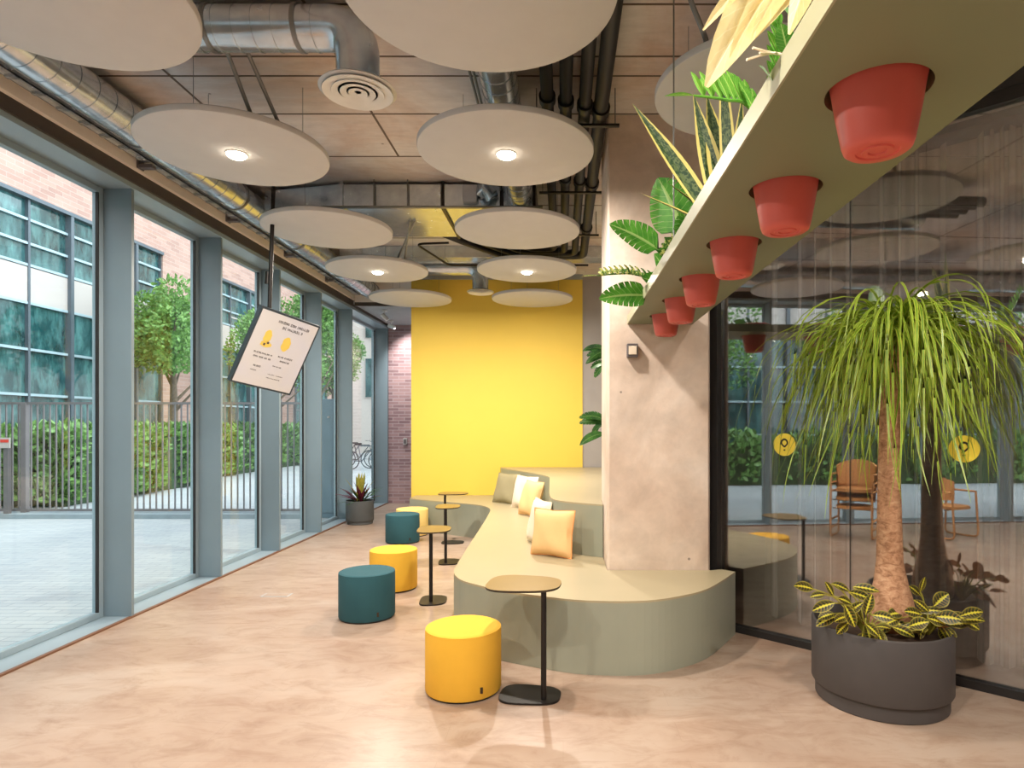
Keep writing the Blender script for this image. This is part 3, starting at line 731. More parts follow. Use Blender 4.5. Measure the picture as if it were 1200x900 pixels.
# ------------------------------------------------------------------ poufs
def pouf(x, y, mat, label, R=.228, H=.385, ta=-.9):
    t = thing('pouf', label, 'pouf', (x, y, 0), 'round felt poufs in a row')
    obj('base', add_lathe(BM(), [(R-.014, 0), (R-.008, .014)], (x, y, 0), 64), 'pouf_base', t)
    c = obj('cover', add_lathe(BM(), [(R-.003, .014), (R, .022), (R, H-.02), (R-.003, H-.008), (R-.012, H-.001), (R-.03, H), (R*.5, H+.003), (0, H+.004)], (x, y, 0), 72), mat, t, True)
    bm = BM(); add_tube(bm, [(x+(R-.004)*math.cos(a*PI/36), y+(R-.004)*math.sin(a*PI/36), H-.008) for a in range(72)]+[(x+R-.004, y, H-.008)], .003, 6, caps=False)
    obj('piping', bm, mat, c, True)
    bx, by = x+(R+.002)*math.cos(ta), y+(R+.002)*math.sin(ta)
    bm = box((bx-.008, by-.003, .05), (bx+.008, by+.003, .085), .001); o = obj('fabric_tag', bm, 'tag', t); o['label'] = 'small dark fabric tag'
pouf(-.605, 3.83, 'pouf_yellow', 'yellow round pouf nearest the camera, beside the front side table', ta=-.95)
pouf(-1.64, 5.28, 'pouf_teal', 'dark teal round pouf nearest the camera', ta=-.9)
pouf(-1.665, 6.2, 'pouf_yellow', 'yellow round pouf directly behind the near teal pouf', ta=-1.3)
pouf(-2.2, 8.65, 'pouf_teal', 'farther dark teal round pouf near the yellow wall')
pouf(-2.2, 9.2, 'pouf_cream', 'pale yellow pouf farthest back, behind the farther teal pouf')

# ------------------------------------------------------------------ side tables
def side_table(px, py, tx, ty, bx, by, a, b, rot, label, h=.65, ba=.18, bb=.13):
    t = thing('side_table', label, 'side table', (bx, by, 0), 'slim side tables with black poles')
    obj('base_plate', add_prism(BM(), superell(bx, by, ba, bb, rot, 3.4, 40, -.08), 0, .012, bev=.003), 'black_metal', t)
    obj('pole', tube([(px, py, .012), (px, py, h-.012)], .0165, 20), 'black_metal', t, True)
    bm = add_prism(BM(), superell(tx, ty, a, b, rot, 3.0, 48, -.12), h-.012, h)
    for f in bm.faces:
        if f.normal.z > .5: f.material_index = 1
    bm.normal_update()
    for f in bm.faces: f.material_index = 1 if f.normal.z > .5 else 0
    obj('tabletop', bm, 'bronze', t, mats=['bronze_edge', 'bronze'])
side_table(-.113, 3.66, -.235, 3.80, -.195, 3.73, .222, .19, -.12, 'brown topped side table nearest the camera, right of the near yellow pouf')
side_table(-1.19, 5.68, -1.18, 5.78, -1.18, 5.74, .15, .2, .1, 'brown topped side table second from the camera, beside the middle yellow pouf', ba=.12, bb=.16)
side_table(-1.355, 7.28, -1.35, 7.4, -1.33, 7.36, .14, .2, .1, 'brown topped side table third from the camera, at the bench edge', ba=.12, bb=.16)
side_table(-1.60, 8.55, -1.5, 8.62, -1.5, 8.58, .2, .16, .05, 'brown topped side table farthest back, in the inner curve of the bench', h=.67, ba=.15, bb=.12)

# ------------------------------------------------------------------ cushions
def cushion(cx, cy, size, thick, yaw, lean, mat, label, side=None, z=.478, h=None, roll=0):
    h = h or size; n = 14; bm = BM(); g = [[], []]
    for s in (0, 1):
        for i in range(n+1):
            row = []
            for j in range(n+1):
                u, v = i/n*2-1, j/n*2-1
                k = ((1-u**4)*(1-v**4))**.55
                pin = 1-.07*(1-abs(v))*abs(u)**3; pin2 = 1-.07*(1-abs(u))*abs(v)**3
                x = u*size/2*pin; zz = v*h/2*pin2
                y = (1 if s else -1)*(thick/2*k+.001)+.006*math.sin(5*u+3*v+cx*9)*k
                row.append(bm.verts.new((x, y, zz)))
            g[s].append(row)
    for s in (0, 1):
        for i in range(n):
            for j in range(n):
                q = (g[s][i][j], g[s][i+1][j], g[s][i+1][j+1], g[s][i][j+1]); bm.faces.new(q if s == 0 else q[::-1])
    ring = [(i, 0) for i in range(n)]+[(n, j) for j in range(n)]+[(i, n) for i in range(n, 0, -1)]+[(0, j) for j in range(n, 0, -1)]
    for a, b in zip(ring, ring[1:]+ring[:1]):
        f = bm.faces.new((g[0][a[0]][a[1]], g[1][a[0]][a[1]], g[1][b[0]][b[1]], g[0][b[0]][b[1]])); f.material_index = 1
    bm2 = BM(); pts = [V((g[0][i][j].co.x, 0, g[0][i][j].co.z)) for i, j in ring]; pts.append(pts[0].copy())
    add_tube(bm2, pts, .005, 6, caps=False)
    Mx = Matrix.Rotation(yaw, 4, 'Z') @ Matrix.Rotation(lean, 4, 'X') @ Matrix.Rotation(roll, 4, 'Y')
    for b_ in (bm, bm2): bmesh.ops.transform(b_, matrix=Mx, verts=b_.verts)
    lo = min(v.co.z for v in bm.verts); T = V((cx, cy, z-lo))
    for b_ in (bm, bm2): bmesh.ops.translate(b_, vec=T, verts=b_.verts)
    t = thing('cushion', label, 'cushion', (cx, cy, z), 'cushions leaning on the upper step')
    obj('cover', bm, mat, t, True, [mat, side or mat]); obj('piping', bm2, side or mat, t, True)
cushion(-.09, 5.42, .41, .15, -.55, -.16, 'cushion_peach', 'large peach cushion at the front of the row, nearest the column', 'cushion_side', h=.40)
cushion(-.225, 5.97, .46, .12, -1.2, -.2, 'cushion_white', 'cream cushion seen edge-on right behind the large peach one', h=.42)
cushion(-.40, 7.85, .44, .13, -1.02, -.3, 'cushion_peach', 'peach cushion between the edge-on cream one and the far cream one', h=.44)
cushion(-.52, 8.55, .46, .13, -.85, -.25, 'cushion_white', 'cream cushion right of the olive grey one at the far end', h=.44)
cushion(-.82, 9.1, .46, .12, -.75, -.3, 'cushion_grey', 'olive grey cushion, farthest back by the yellow wall', h=.44)

# ------------------------------------------------------------------ shelf with pots
SX0, SX1, SY0, SY1, SZ0, SZ1 = .496, 1.0, -1.5, 4.888, 2.38, 2.443
potY = [1.476, 2.09, 2.72, 3.37, 3.95, 4.52]; PX = .735
bm = BM(); es = []
def loop(pts):
    vs = [bm.verts.new((p[0], p[1], SZ0)) for p in pts]
    for a, b in zip(vs, vs[1:]+vs[:1]): es.append(bm.edges.new((a, b)))
loop([(SX0+.006, SY0), (SX1, SY0), (SX1, SY1), (SX0+.006, SY1)])
for y in potY+[.86, .24]: loop([(PX+.116*math.cos(2*PI*i/40), y+.116*math.sin(2*PI*i/40)) for i in range(40)])
bmesh.ops.triangle_fill(bm, edges=es, use_beauty=True)
r_ = bmesh.ops.extrude_face_region(bm, geom=bm.faces[:])
bmesh.ops.translate(bm, verts=[v for v in r_['geom'] if isinstance(v, bmesh.types.BMVert)], vec=(0, 0, SZ1-SZ0))
bmesh.ops.recalc_face_normals(bm, faces=bm.faces)
t = thing('plant_shelf', 'long sage green ceiling-height shelf with pots set through round holes', 'shelf', (.75, 3, SZ0))
obj('board', bm, 'sage_shelf', t)
o = obj('edge_strip', box((SX0, SY0, SZ0), (SX0+.006, SY1, SZ1)), 'sage_edge', t); o['label'] = 'pale cream edge strip'
for x, y in ((.56, .4), (.94, .4), (.56, -1.2), (.94, -1.2)):
    obj('suspension_rod', tube([(x, y, SZ1), (x, y, CZ)], .006, 8), 'conduit', t)
obj('suspension_rod', tube([(.56, 3.2, SZ1), (.56, 3.2, CZ)], .004, 8), 'conduit', t)

def pot_plant(i, y, label, foliage):
    t = thing('potted_plant', label, 'plant', (PX, y, 2.238), 'terracotta pots set in the high shelf')
    prof = [(.02, .004), (.022, 0), (.034, 0), (.036, .004), (.046, .004), (.048, 0), (.066, 0), (.074, .006), (.079, .02), (.094, .1), (.1, .14), (.112, .206), (.128, .206), (.13, .212), (.13, .24), (.12, .244), (.115, .235), (.108, .18), (0, .18)]
    obj('pot', add_lathe(BM(), [(0, .004)]+prof, (PX, y, 2.238), 48), 'terracotta', t, True)
    obj('soil', add_lathe(BM(), [(.108, .181), (.1, .2), (0, .205)], (PX, y, 2.238), 24, caps=False), 'soil', t, True)
    foliage(t, V((PX, y, 2.43)))
def fol_pale(t, b):
    bm = BM(); r = random.Random(2)
    tips = [((836, 86), .36, .11), ((868, 60), .3, .06), ((862, -14), .42, .08), ((900, 52), .4, .06), ((938, 38), .26, .06), ((838, 32), .42, .04)]
    for (x, y_), L, W in tips:
        tip = img(x, y_, 1.42); st = V((PX-.1, b.y-.02, 2.72+r.uniform(-.02, .06)))
        add_tube(bm, [b+V((0, 0, -.01)), b.lerp(st, .5)+V((.02, 0, .08)), st], .004, 6, mi=0)
        d = tip-st; add_leaf(bm, st, d+V((0, 0, .12)), d.length*1.08, W, .7, 10, up=(.15, -1, .35), fold=.35, shape='oval')
    obj('foliage', bm, 'leaf_pale', t)['label'] = 'pale straw-coloured drooping leaves'
    bm = BM()
    for x, y_, c in ((905, 20, 1), (915, 45, 1), (925, 60, 1), (900, 80, 1), (925, 10, 0)):
        p = img(x+8, y_+20, 1.5); add_leaf(bm, p, V((-.3, r.uniform(-1, 1), .7)), .07, .045, .4, 5)
    obj('leafy_sprig', bm, 'leaf_green', t)
    # white roots
    bm = BM()
    for (x, y_) in ((875, 70), (882, 56), (890, 62)):
        q = img(x, y_, 1.5); add_tube(bm, spline([img(922, 66, 1.55), img(905, 62, 1.52), q], 4), .003, 5)
    obj('root', bm, 'cushion_white', t)
def fol_zz(t, b):
    bm = BM()
    def frond(pts, n, L, W, seed):
        r = random.Random(seed); path = spline(pts, 8); add_tube(bm, path, .006, 6, radii=[.008-.005*i/len(path) for i in range(len(path))])
        m = len(path)
        for i in range(n):
            p = path[int((.25+.72*i/n)*(m-1))]; k = 1-.35*i/n
            for s in (-1, 1):
                add_leaf(bm, p, V((-.22+.22*s, s*.3, 1 if s > 0 else .7)), L*k, W*k, .35, 7, fold=.25, up=(.2, -1, .1))
        add_leaf(bm, path[-1], path[-1]-path[-3], L*.8, W*.7, .3, 6)
    frond([b, img(880, 128, 2.05), img(850, 117, 2.0), img(813, 112, 1.98)], 9, .12, .034, 1)
    frond([b, V((.72, 2.1, 2.6)), V((.68, 2.0, 2.75)), V((.66, 1.92, 2.86))], 9, .1, .04, 2)
    obj('foliage', bm, 'leaf_zz', t)
    bm = BM()
    for k_ in range(7): add_leaf(bm, b+V((-.06, -.05+.02*k_, 0)), V((-.4, .2*k_-.6, 1)), .16, .05, .9, 6)
    obj('leafy_sprig', bm, 'leaf_maranta', t)
def fol_snake(t, b):
    bm = BM(); r = random.Random(3)
    for (x, y_), Y, W in (((741, 122), 2.7, .085), ((812, 110), 2.75, .10), ((828, 112), 2.8, .115), ((858, 150), 2.75, .08), ((706, 0), 0, 0), ((748, 228), 2.72, .05), ((779, 214), 2.9, .035), ((845, 60), 2.7, .07), ((870, 110), 2.8, .06)):
        if Y == 0: continue
        tip = img(x, y_, Y); s = b+V((r.uniform(-.05, 0), r.uniform(-.04, .04), -.02)); d = tip-s
        up = V((0, -1, .3)) if y_ < 160 else V((0, -.4, 1))
        add_leaf(bm, s, d+V((0, 0, .02)), d.length, W, .05, 14, up=up, fold=.35, shape='sword')
    obj('foliage', bm, 'leaf_snake', t)['label'] = 'dark banded sword leaves with yellow edges'
def big_leaf(bm, b, tip, L, W, up, n=9, split=True, shape='heart', droop=.3):
    """stalk from b, blade ending at tip"""
    tip = V(tip); h = V((tip.x-b.x, tip.y-b.y, tip.z-b.z)); st = tip-h.normalized()*L
    add_tube(bm, spline([b, b.lerp(st, .5)+V((0, 0, .06)), st], 5), .0045, 6)
    add_leaf(bm, st, tip-st+V((0, 0, .05)), L*1.02, W, droop, n, up=up, fold=.12, shape=shape, split=split)
def fol_monstera(t, b):
    bm = BM()
    big_leaf(bm, b, img(772, 212, 3.3), .3, .27, V((-.2, -1, .25)))
    big_leaf(bm, b, img(716, 266, 3.3), .28, .2, V((.2, -1, .5)))
    big_leaf(bm, b, img(800, 250, 3.1), .2, .16, V((-.5, -1, .4)))
    obj('foliage', bm, 'leaf_green', t)['label'] = 'broad split green leaves'
    bm = BM(); r = random.Random(5)
    for k_ in range(14): add_leaf(bm, b+V((-.08, -.1+.015*k_, 0)), V((-.5+r.uniform(-.3, .3), r.uniform(-.8, .3), .8+r.uniform(0, .5))), .2, .08, .8, 7, up=(0, -1, .3))
    obj('leafy_sprig', bm, 'leaf_mottle', t)['label'] = 'cream mottled leaves'
def fol_aglao(t, b):
    bm = BM()
    big_leaf(bm, b, img(705, 352, 3.9), .3, .2, V((0, -1, .5)))
    big_leaf(bm, b, img(752, 330, 3.8), .2, .15, V((0, -1, .4)), split=False)
    big_leaf(bm, b, img(765, 300, 3.8), .16, .14, V((0, -1, .6)), split=False)
    obj('foliage', bm, 'leaf_green', t)
    bm = BM(); path = spline([b, img(745, 322, 3.85), img(700, 323, 3.8)], 8)
    add_tube(bm, path, .005, 6)
    for i in range(11):
        p = path[int((.35+.6*i/11)*(len(path)-1))]
        for s in (-1, 1): add_leaf(bm, p, V((-.5, s*.6, .7)), .1-.004*i, .035, .6, 5, up=(0, -1, .6))
    add_leaf(bm, path[-1], V((-1, 0, 0)), .1, .03, .2, 5)
    obj('leafy_sprig', bm, 'leaf_mottle', t)
def fol_small(t, b):
    bm = BM(); r = random.Random(9)
    for k_ in range(12):
        a = r.uniform(PI*.6, PI*1.4); add_leaf(bm, b+V((-.03, 0, 0)), V((math.cos(a), .6*math.sin(a), r.uniform(.5, 1.4))), r.uniform(.14, .26), .07, .8, 7, up=(0, -1, .3))
    obj('foliage', bm, 'leaf_dark', t)
labs = ['terracotta pot nearest the camera in the high shelf, with pale drooping leaves', 'second terracotta pot from the camera in the high shelf, with glossy green leaflets',
        'third terracotta pot from the camera in the high shelf, with yellow-edged sword leaves', 'fourth terracotta pot from the camera in the high shelf, with broad split green leaves',
        'fifth terracotta pot from the camera in the high shelf, with mottled and split leaves', 'farthest terracotta pot in the high shelf, next to the concrete column']
for i, (y, lb, f) in enumerate(zip(potY, labs, (fol_pale, fol_zz, fol_snake, fol_monstera, fol_aglao, fol_small))): pot_plant(i, y, lb, f)

# ------------------------------------------------------------------ ponytail palm
PC = V((1.864, 3.713, 0))
t = thing('planter', 'large charcoal round planter on a recessed plinth beside the glass wall', 'planter', PC)
obj('bowl', add_lathe(BM(), [(.355, .085), (.372, .09), (.377, .1), (.377, .44), (.373, .448), (.36, .448), (.356, .44), (.352, .39), (0, .39)], PC, 96), 'planter', t, True)
obj('plinth', add_lathe(BM(), [(.35, 0), (.356, .006), (.356, .085)], PC, 96), 'planter', t, True)
obj('soil', add_lathe(BM(), [(.351, .392), (.2, .41), (0, .415)], PC, 48, caps=False), 'soil', t, True)
t = thing('ponytail_palm', 'tall ponytail palm with pale swollen trunk and hanging lime green leaves', 'plant', (1.92, 3.70, .41))
z = [.38, .43, .5, .58, .68, .8, 1.0, 1.25, 1.5, 1.75, 1.95, 2.06]
rr = [.115, .128, .130, .118, .092, .073, .066, .062, .058, .055, .05, .03]
xx = [1.925, 1.925, 1.922, 1.92, 1.918, 1.915, 1.912, 1.91, 1.908, 1.92, 1.95, 1.96]
bm = tube([(x, 3.70, zz) for x, zz in zip(xx, z)], .06, 24, radii=rr)
r = random.Random(8)
for v in bm.verts:
    v.co.x += .003*math.sin(v.co.z*60)+r.uniform(-.002, .002); v.co.y += r.uniform(-.002, .002)
obj('trunk', bm, 'trunk', t, True)
heads = [V((1.98, 3.70, 2.14)), V((1.86, 3.64, 2.06)), V((2.08, 3.76, 2.08)), V((1.95, 3.60, 2.1)), V((1.93, 3.82, 2.08))]
bm = BM()
for h in heads: add_tube(bm, [(1.94, 3.70, 1.9), V((1.94, 3.70, 1.9)).lerp(h, .6)+V((0, 0, .02)), h], .03, 12, radii=[.045, .035, .022])
obj('branch', bm, 'trunk', t, True)
bm = BM(); r = random.Random(21)
def droop_leaf(base, az, el, L, W):
    p = V(base); d = V((math.cos(az)*math.cos(el), math.sin(az)*math.cos(el), math.sin(el))); n = 14; uvl = bm.loops.layers.uv.active
    prev = None; ph = r.uniform(0, 6); tf = r.uniform(.28, .8); e0 = el; g = 0; sw = r.uniform(-.5, .5)/n; turn0 = r.uniform(-.6, .6)
    for i in range(n+1):
        tq = i/n
        s = d.cross(V((0, 0, 1)))
        if s.length < .12: s = V((-math.sin(az), math.cos(az), 0))
        s.normalize(); nn = s.cross(d).normalized(); s = (s*math.cos(turn0)+nn*math.sin(turn0))
        w = W/2*min(1, .6+tq*3)*(1-tq**3)+.0006
        row = (p-s*w, p.copy(), p+s*w)
        if prev:
            for a, b in ((0, 1), (1, 2)):
                f = bm.faces.new([bm.verts.new(q) for q in (prev[a], prev[b], row[b], row[a])]); f.smooth = True
                vv = (a/2, b/2, b/2, a/2); uu = (tq-1/n, tq-1/n, tq, tq)
                for lp, u_, v_ in zip(f.loops, uu, vv): lp[uvl].uv = (u_, v_)
        prev = row
        p = p+d*(L/n); e = e0+(-1.3-e0)*min(1, (i+1)/n/tf)**.9+.22*math.sin(tq*7+ph); az += sw*1.8
        d = V((math.cos(az)*math.cos(e), math.sin(az)*math.cos(e), math.sin(e)))
        # keep leaves on the room side of the glass
        dist = (p-G0).dot(NB)
        if dist > -.05: p = p-NB*(dist+.05)
for i in range(560):
    h = heads[i % 5]; az = r.uniform(0, 2*PI); el = r.uniform(.45, 1.5)
    L = r.uniform(.8, 1.42)*(1 if i % 4 else .6)
    if math.cos(az) > .3: L *= .9
    droop_leaf(h+V((r.uniform(-.02, .02), r.uniform(-.02, .02), r.uniform(-.05, .02))), az, el, L, r.uniform(.009, .017))
obj('foliage', bm, 'leaf_palm', t)['label'] = 'long arching strap leaves in a hanging crown'

# prayer plants round the trunk: leaves placed over the rim
def maranta(label, leaves, root, seed):
    t = thing('prayer_plant', label, 'plant', root, 'patterned prayer plants in the big planter'); r = random.Random(seed)
    bs = BM(); bl = BM()
    for (x, y, Y, L, W, dx, dz, ux_, uy_) in leaves:
        c = img(x, y, Y); d = V((dx, r.uniform(-.3, .1), dz)).normalized(); st = c-d*L/2
        add_tube(bs, spline([V(root), V(root).lerp(st, .55)+V((0, 0, .06)), st], 4), .004, 6)
        add_leaf(bl, st, d+V((0, 0, .12)), L, W, .35, 9, up=(ux_, uy_, .45), fold=.12)
    for q in range(16):
        a = r.uniform(PI, 2*PI); rr_ = r.uniform(.12, .3); c = V(root)+V((rr_*math.cos(a)*.8, rr_*math.sin(a)*.5+.03, r.uniform(.04, .13))); d = V((math.cos(a), math.sin(a)*.6, r.uniform(-.5, .5)))
        add_tube(bs, spline([V(root), V(root).lerp(c, .55)+V((0, 0, .05)), c], 4), .0035, 6); add_leaf(bl, c, d, r.uniform(.09, .13), r.uniform(.05, .07), .5, 9, up=(r.uniform(-.4, .4), -.7, .7), fold=.12)
    obj('stem', bs, 'leaf_lime', t, True); obj('foliage', bl, 'leaf_maranta', t)['label'] = 'dark green leaves with lime and red veins'
maranta('patterned prayer plant left of the palm trunk, spilling over the planter rim', [
    (942, 688, 3.6, .13, .06, -1, .25, 0, -1), (965, 711, 3.5, .13, .065, -1, -.35, 0, -1), (996, 722, 3.42, .13, .07, .5, -1, 0, -1), (1035, 723, 3.38, .11, .06, 1, -.1, 0, -1),
    (1022, 738, 3.36, .09, .055, .8, -.7, 0, -1), (972, 690, 3.6, .1, .05, -.5, .8, .3, -1), (985, 688, 3.62, .11, .05, .8, -.3, 0, -.6), (1008, 698, 3.6, .14, .055, 1, -.3, 0, -1),
    (1015, 690, 3.65, .14, .06, 1, -.1, 0, -.5), (990, 704, 3.5, .1, .05, -.8, .4, 0, -1), (1018, 708, 3.5, .12, .06, .3, 1, -.3, -1), (958, 698, 3.6, .09, .045, -1, -.1, 0, -1), (1003, 712, 3.5, .1, .05, .6, .5, 0, -1)],
    (1.72, 3.58, .40), 1)
maranta('patterned prayer plant right of the palm trunk, spilling over the planter rim', [
    (1139, 719, 3.42, .13, .065, 1, .2, 0, -1), (1103, 703, 3.5, .11, .085, .7, .6, 0, -1), (1112, 724, 3.4, .12, .08, 1, 0, 0, -1), (1077, 731, 3.38, .1, .07, .6, .3, 0, -1),
    (1080, 710, 3.5, .11, .045, -.7, .6, 0, -1), (1081, 685, 3.6, .09, .04, .3, 1, .3, -1), (1070, 718, 3.5, .1, .06, -.9, .2, 0, -1), (1090, 716, 3.5, .13, .045, 1, .1, 0, -1), (1072, 692, 3.65, .09, .05, -.6, .5, 0, -1), (1098, 728, 3.42, .1, .06, 1, -.3, 0, -1)],
    (2.08, 3.60, .40), 2)

# ------------------------------------------------------------------ planter at the far windows
FP = V((-3.30, 10.25, 0))
t = thing('potted_plant', 'purple and lime spiky plant in a grey round pot by the far windows', 'plant', FP)
obj('pot', add_lathe(BM(), [(.195, 0), (.2, .004), (.2, .05), (.215, .055), (.22, .065), (.22, .375), (.215, .38), (.205, .375), (.2, .33), (0, .33)], FP, 56), 'planter_far', t, True)
obj('soil', add_lathe(BM(), [(.2, .332), (0, .345)], FP, 24, caps=False), 'soil', t)
def spray(mat, n, L0, L1, W, e0, e1, seed, name):
    bm = BM(); r = random.Random(seed)
    for i in range(n):
        a = r.uniform(0, 2*PI); el = r.uniform(e0, e1)
        add_leaf(bm, FP+V((r.uniform(-.04, .04), r.uniform(-.04, .04), .34)), V((math.cos(a)*math.cos(el), math.sin(a)*math.cos(el), math.sin(el))), r.uniform(L0, L1), W, .5, 7, shape='oval', fold=.3)
    obj(name, bm, mat, t)
spray('leaf_purple', 26, .25, .42, .05, .5, 1.4, 1, 'purple_foliage'); spray('leaf_lime', 12, .38, .5, .06, 1.1, 1.5, 2, 'lime_foliage'); spray('leaf_dark', 20, .3, .45, .028, .1, .9, 3, 'dark_foliage')

# tall plants behind the column on the upper tier
def stand_plant(x, y, zs, label, mat, seed):
    t = thing('potted_plant', label, 'plant', (x, y, .924)); r = random.Random(seed)
    obj('pot', add_lathe(BM(), [(.08, 0), (.11, .18), (.115, .2), (.105, .2), (.1, .17), (0, .17)], (x, y, .924), 32), 'planter_far', t, True)
    bs = BM(); bl = BM()
    for zz in zs:
        top = V((x-.10, y, zz)); add_tube(bs, spline([V((x, y, 1.08)), V((x+.03, y, (1.1+zz)/2)), top], 4), .009, 8)
        for k_ in range(11):
            a = PI+r.uniform(-1.9, 1.9); add_leaf(bl, top+V((0, 0, r.uniform(-.12, .12))), V((math.cos(a), .5*math.sin(a), r.uniform(-.2, .9))), r.uniform(.2, .34), .09, .9, 8, up=(0, -1, .5), fold=.2, split=(k_ % 2 == 0))
    obj('stem', bs, 'bark', t, True); obj('foliage', bl, mat, t)
stand_plant(.60, 7.1, (2.36,), 'taller dark green leafy plant half hidden behind the column', 'leaf_dark', 11)
stand_plant(.52, 6.3, (1.62,), 'lower dark green leafy plant half hidden behind the column, above the upper step', 'leaf_dark', 12)

# ------------------------------------------------------------------ stickers on the glass
def ray_glass(x, y):
    d = V(((x-660)/740, 1, (498-y)/740)); o = V((0, 0, 1.6)); s = (G0-V((0, 0, 0)))
    k_ = (V((G0.x, G0.y, 0))-V((0, 0, 0))).dot(NB)/V((d.x, d.y, 0)).dot(NB)
    return o+d*k_
def sticker(x, y, R, label):
    c = ray_glass(x, y)-NB*.003; t = thing('glass_sticker', label, 'sticker', c, 'yellow round stickers on the glass wall')
    def P(a, b, w): return c+U*a+V((0, 0, b))-NB*w
    def disc_(pts_o, pts_i, w0, w1, mat, name):
        bm = BM(); n = len(pts_o); A = [bm.verts.new(P(a, b, w1)) for a, b in pts_o]; B = [bm.verts.new(P(a, b, w0)) for a, b in pts_o]
        for i in range(n): bm.faces.new((A[i], A[(i+1) % n], B[(i+1) % n], B[i]))
        if pts_i:
            C_ = [bm.verts.new(P(a, b, w1)) for a, b in pts_i]; D_ = [bm.verts.new(P(a, b, w0)) for a, b in pts_i]
            for i in range(n): bm.faces.new((A[i], A[(i+1) % n], C_[(i+1) % n], C_[i])); bm.faces.new((D_[i], D_[(i+1) % n], C_[(i+1) % n], C_[i]))
        else: bm.faces.new(A)
        bmesh.ops.recalc_face_normals(bm, faces=bm.faces); return obj(name, bm, mat, t)
    disc_([(R*math.cos(i*PI/24), R*math.sin(i*PI/24)) for i in range(48)], None, 0, .001, 'sticker', 'disc')
    def drop(s):
        out = []
        for i in range(32):
            a = i*PI/16; rx, ry = math.cos(a), math.sin(a); 
            k_ = 1 if ry > -.2 else 1-.55*((-ry-.2)/.8)
            out.append((s*R*.34*rx*k_, R*.14+s*R*.40*ry))
        return out
    disc_(drop(1), drop(.6), .001, .002, 'sticker_ink', 'bulb_mark')
    disc_([(R*.09*math.cos(i*PI/8), -R*.48+R*.07*math.sin(i*PI/8)) for i in range(16)], None, .001, .002, 'sticker_ink', 'dot_mark')
sticker(919.5, 521, .083, 'yellow round sticker with bulb mark, left one near the column')
sticker(1130, 526, .083, 'yellow round sticker with bulb mark, right one behind the palm')

# ------------------------------------------------------------------ small fittings
t = thing('wall_socket', 'small square metal socket box on the concrete column under the shelf', 'socket', (.53, 4.88, 2.13))
obj('housing', box((.49, 4.84, 2.12), (.575, 4.89, 2.225), .004), 'fence', t); obj('faceplate', box((.502, 4.835, 2.14), (.563, 4.84, 2.205), .002), 'cushion_white', t)
t = thing('wall_socket', 'tiny grey box on the dark brick wall in the far corner', 'socket', (-3.2, 12.88, 1.1)); obj('housing', box((-3.26, 12.85, 1.2), (-3.18, 12.9, 1.33), .004), 'grille', t); obj('faceplate', box((-3.25, 12.845, 1.22), (-3.19, 12.85, 1.31)), 'fence', t)
t = thing('floor_socket', 'flat rectangular socket plate let into the floor near the windows', 'socket', (-2.68, 5.95, 0)); obj('plate', box((-2.82, 5.87, 0), (-2.56, 5.99, .004), .001), 'grille', t); obj('lid', box((-2.80, 5.885, .004), (-2.58, 5.975, .006)), 'floor', t)
def spot(x, y, z, label, d, d2=(.3, .6, -.8)):
    t = thing('ceiling_spotlight', label, 'spotlight', (x, y, z), 'white spotlights under the alcove ceiling')
    obj('mount', box((x-.04, y-.04, z), (x+.04, y+.04, z+.03), .005), 'spot_white', t)
    obj('stem', tube([(x, y, z), (x, y, z-.07)], .009, 8), 'spot_white', t); dv = V(d).normalized()
    obj('head', tube([V((x, y, z-.09))-dv*.06, V((x, y, z-.09))+dv*.08], .038, 20), 'spot_white', t, True)
    L = bpy.data.lights.new('spotlight_beam', 'SPOT'); L.energy = 60; L.spot_size = 1.9; L.spot_blend = .8; L.shadow_soft_size = .04; L.color = (1, .95, .9)
    lo = bpy.data.objects.new('spotlight_beam', L); col.objects.link(lo); lo.location = V((x, y, z-.09))+dv*.1; lo.rotation_euler = (-V(d2)).to_track_quat('Z', 'Y').to_euler()
spot(-3.17, 11.2, 3.61, 'white spotlight under the alcove ceiling, right and nearer one', (.6, .2, -.6)); spot(-3.35, 12.3, 3.61, 'white spotlight under the alcove ceiling, left and lower one', (.9, -.2, -.35))

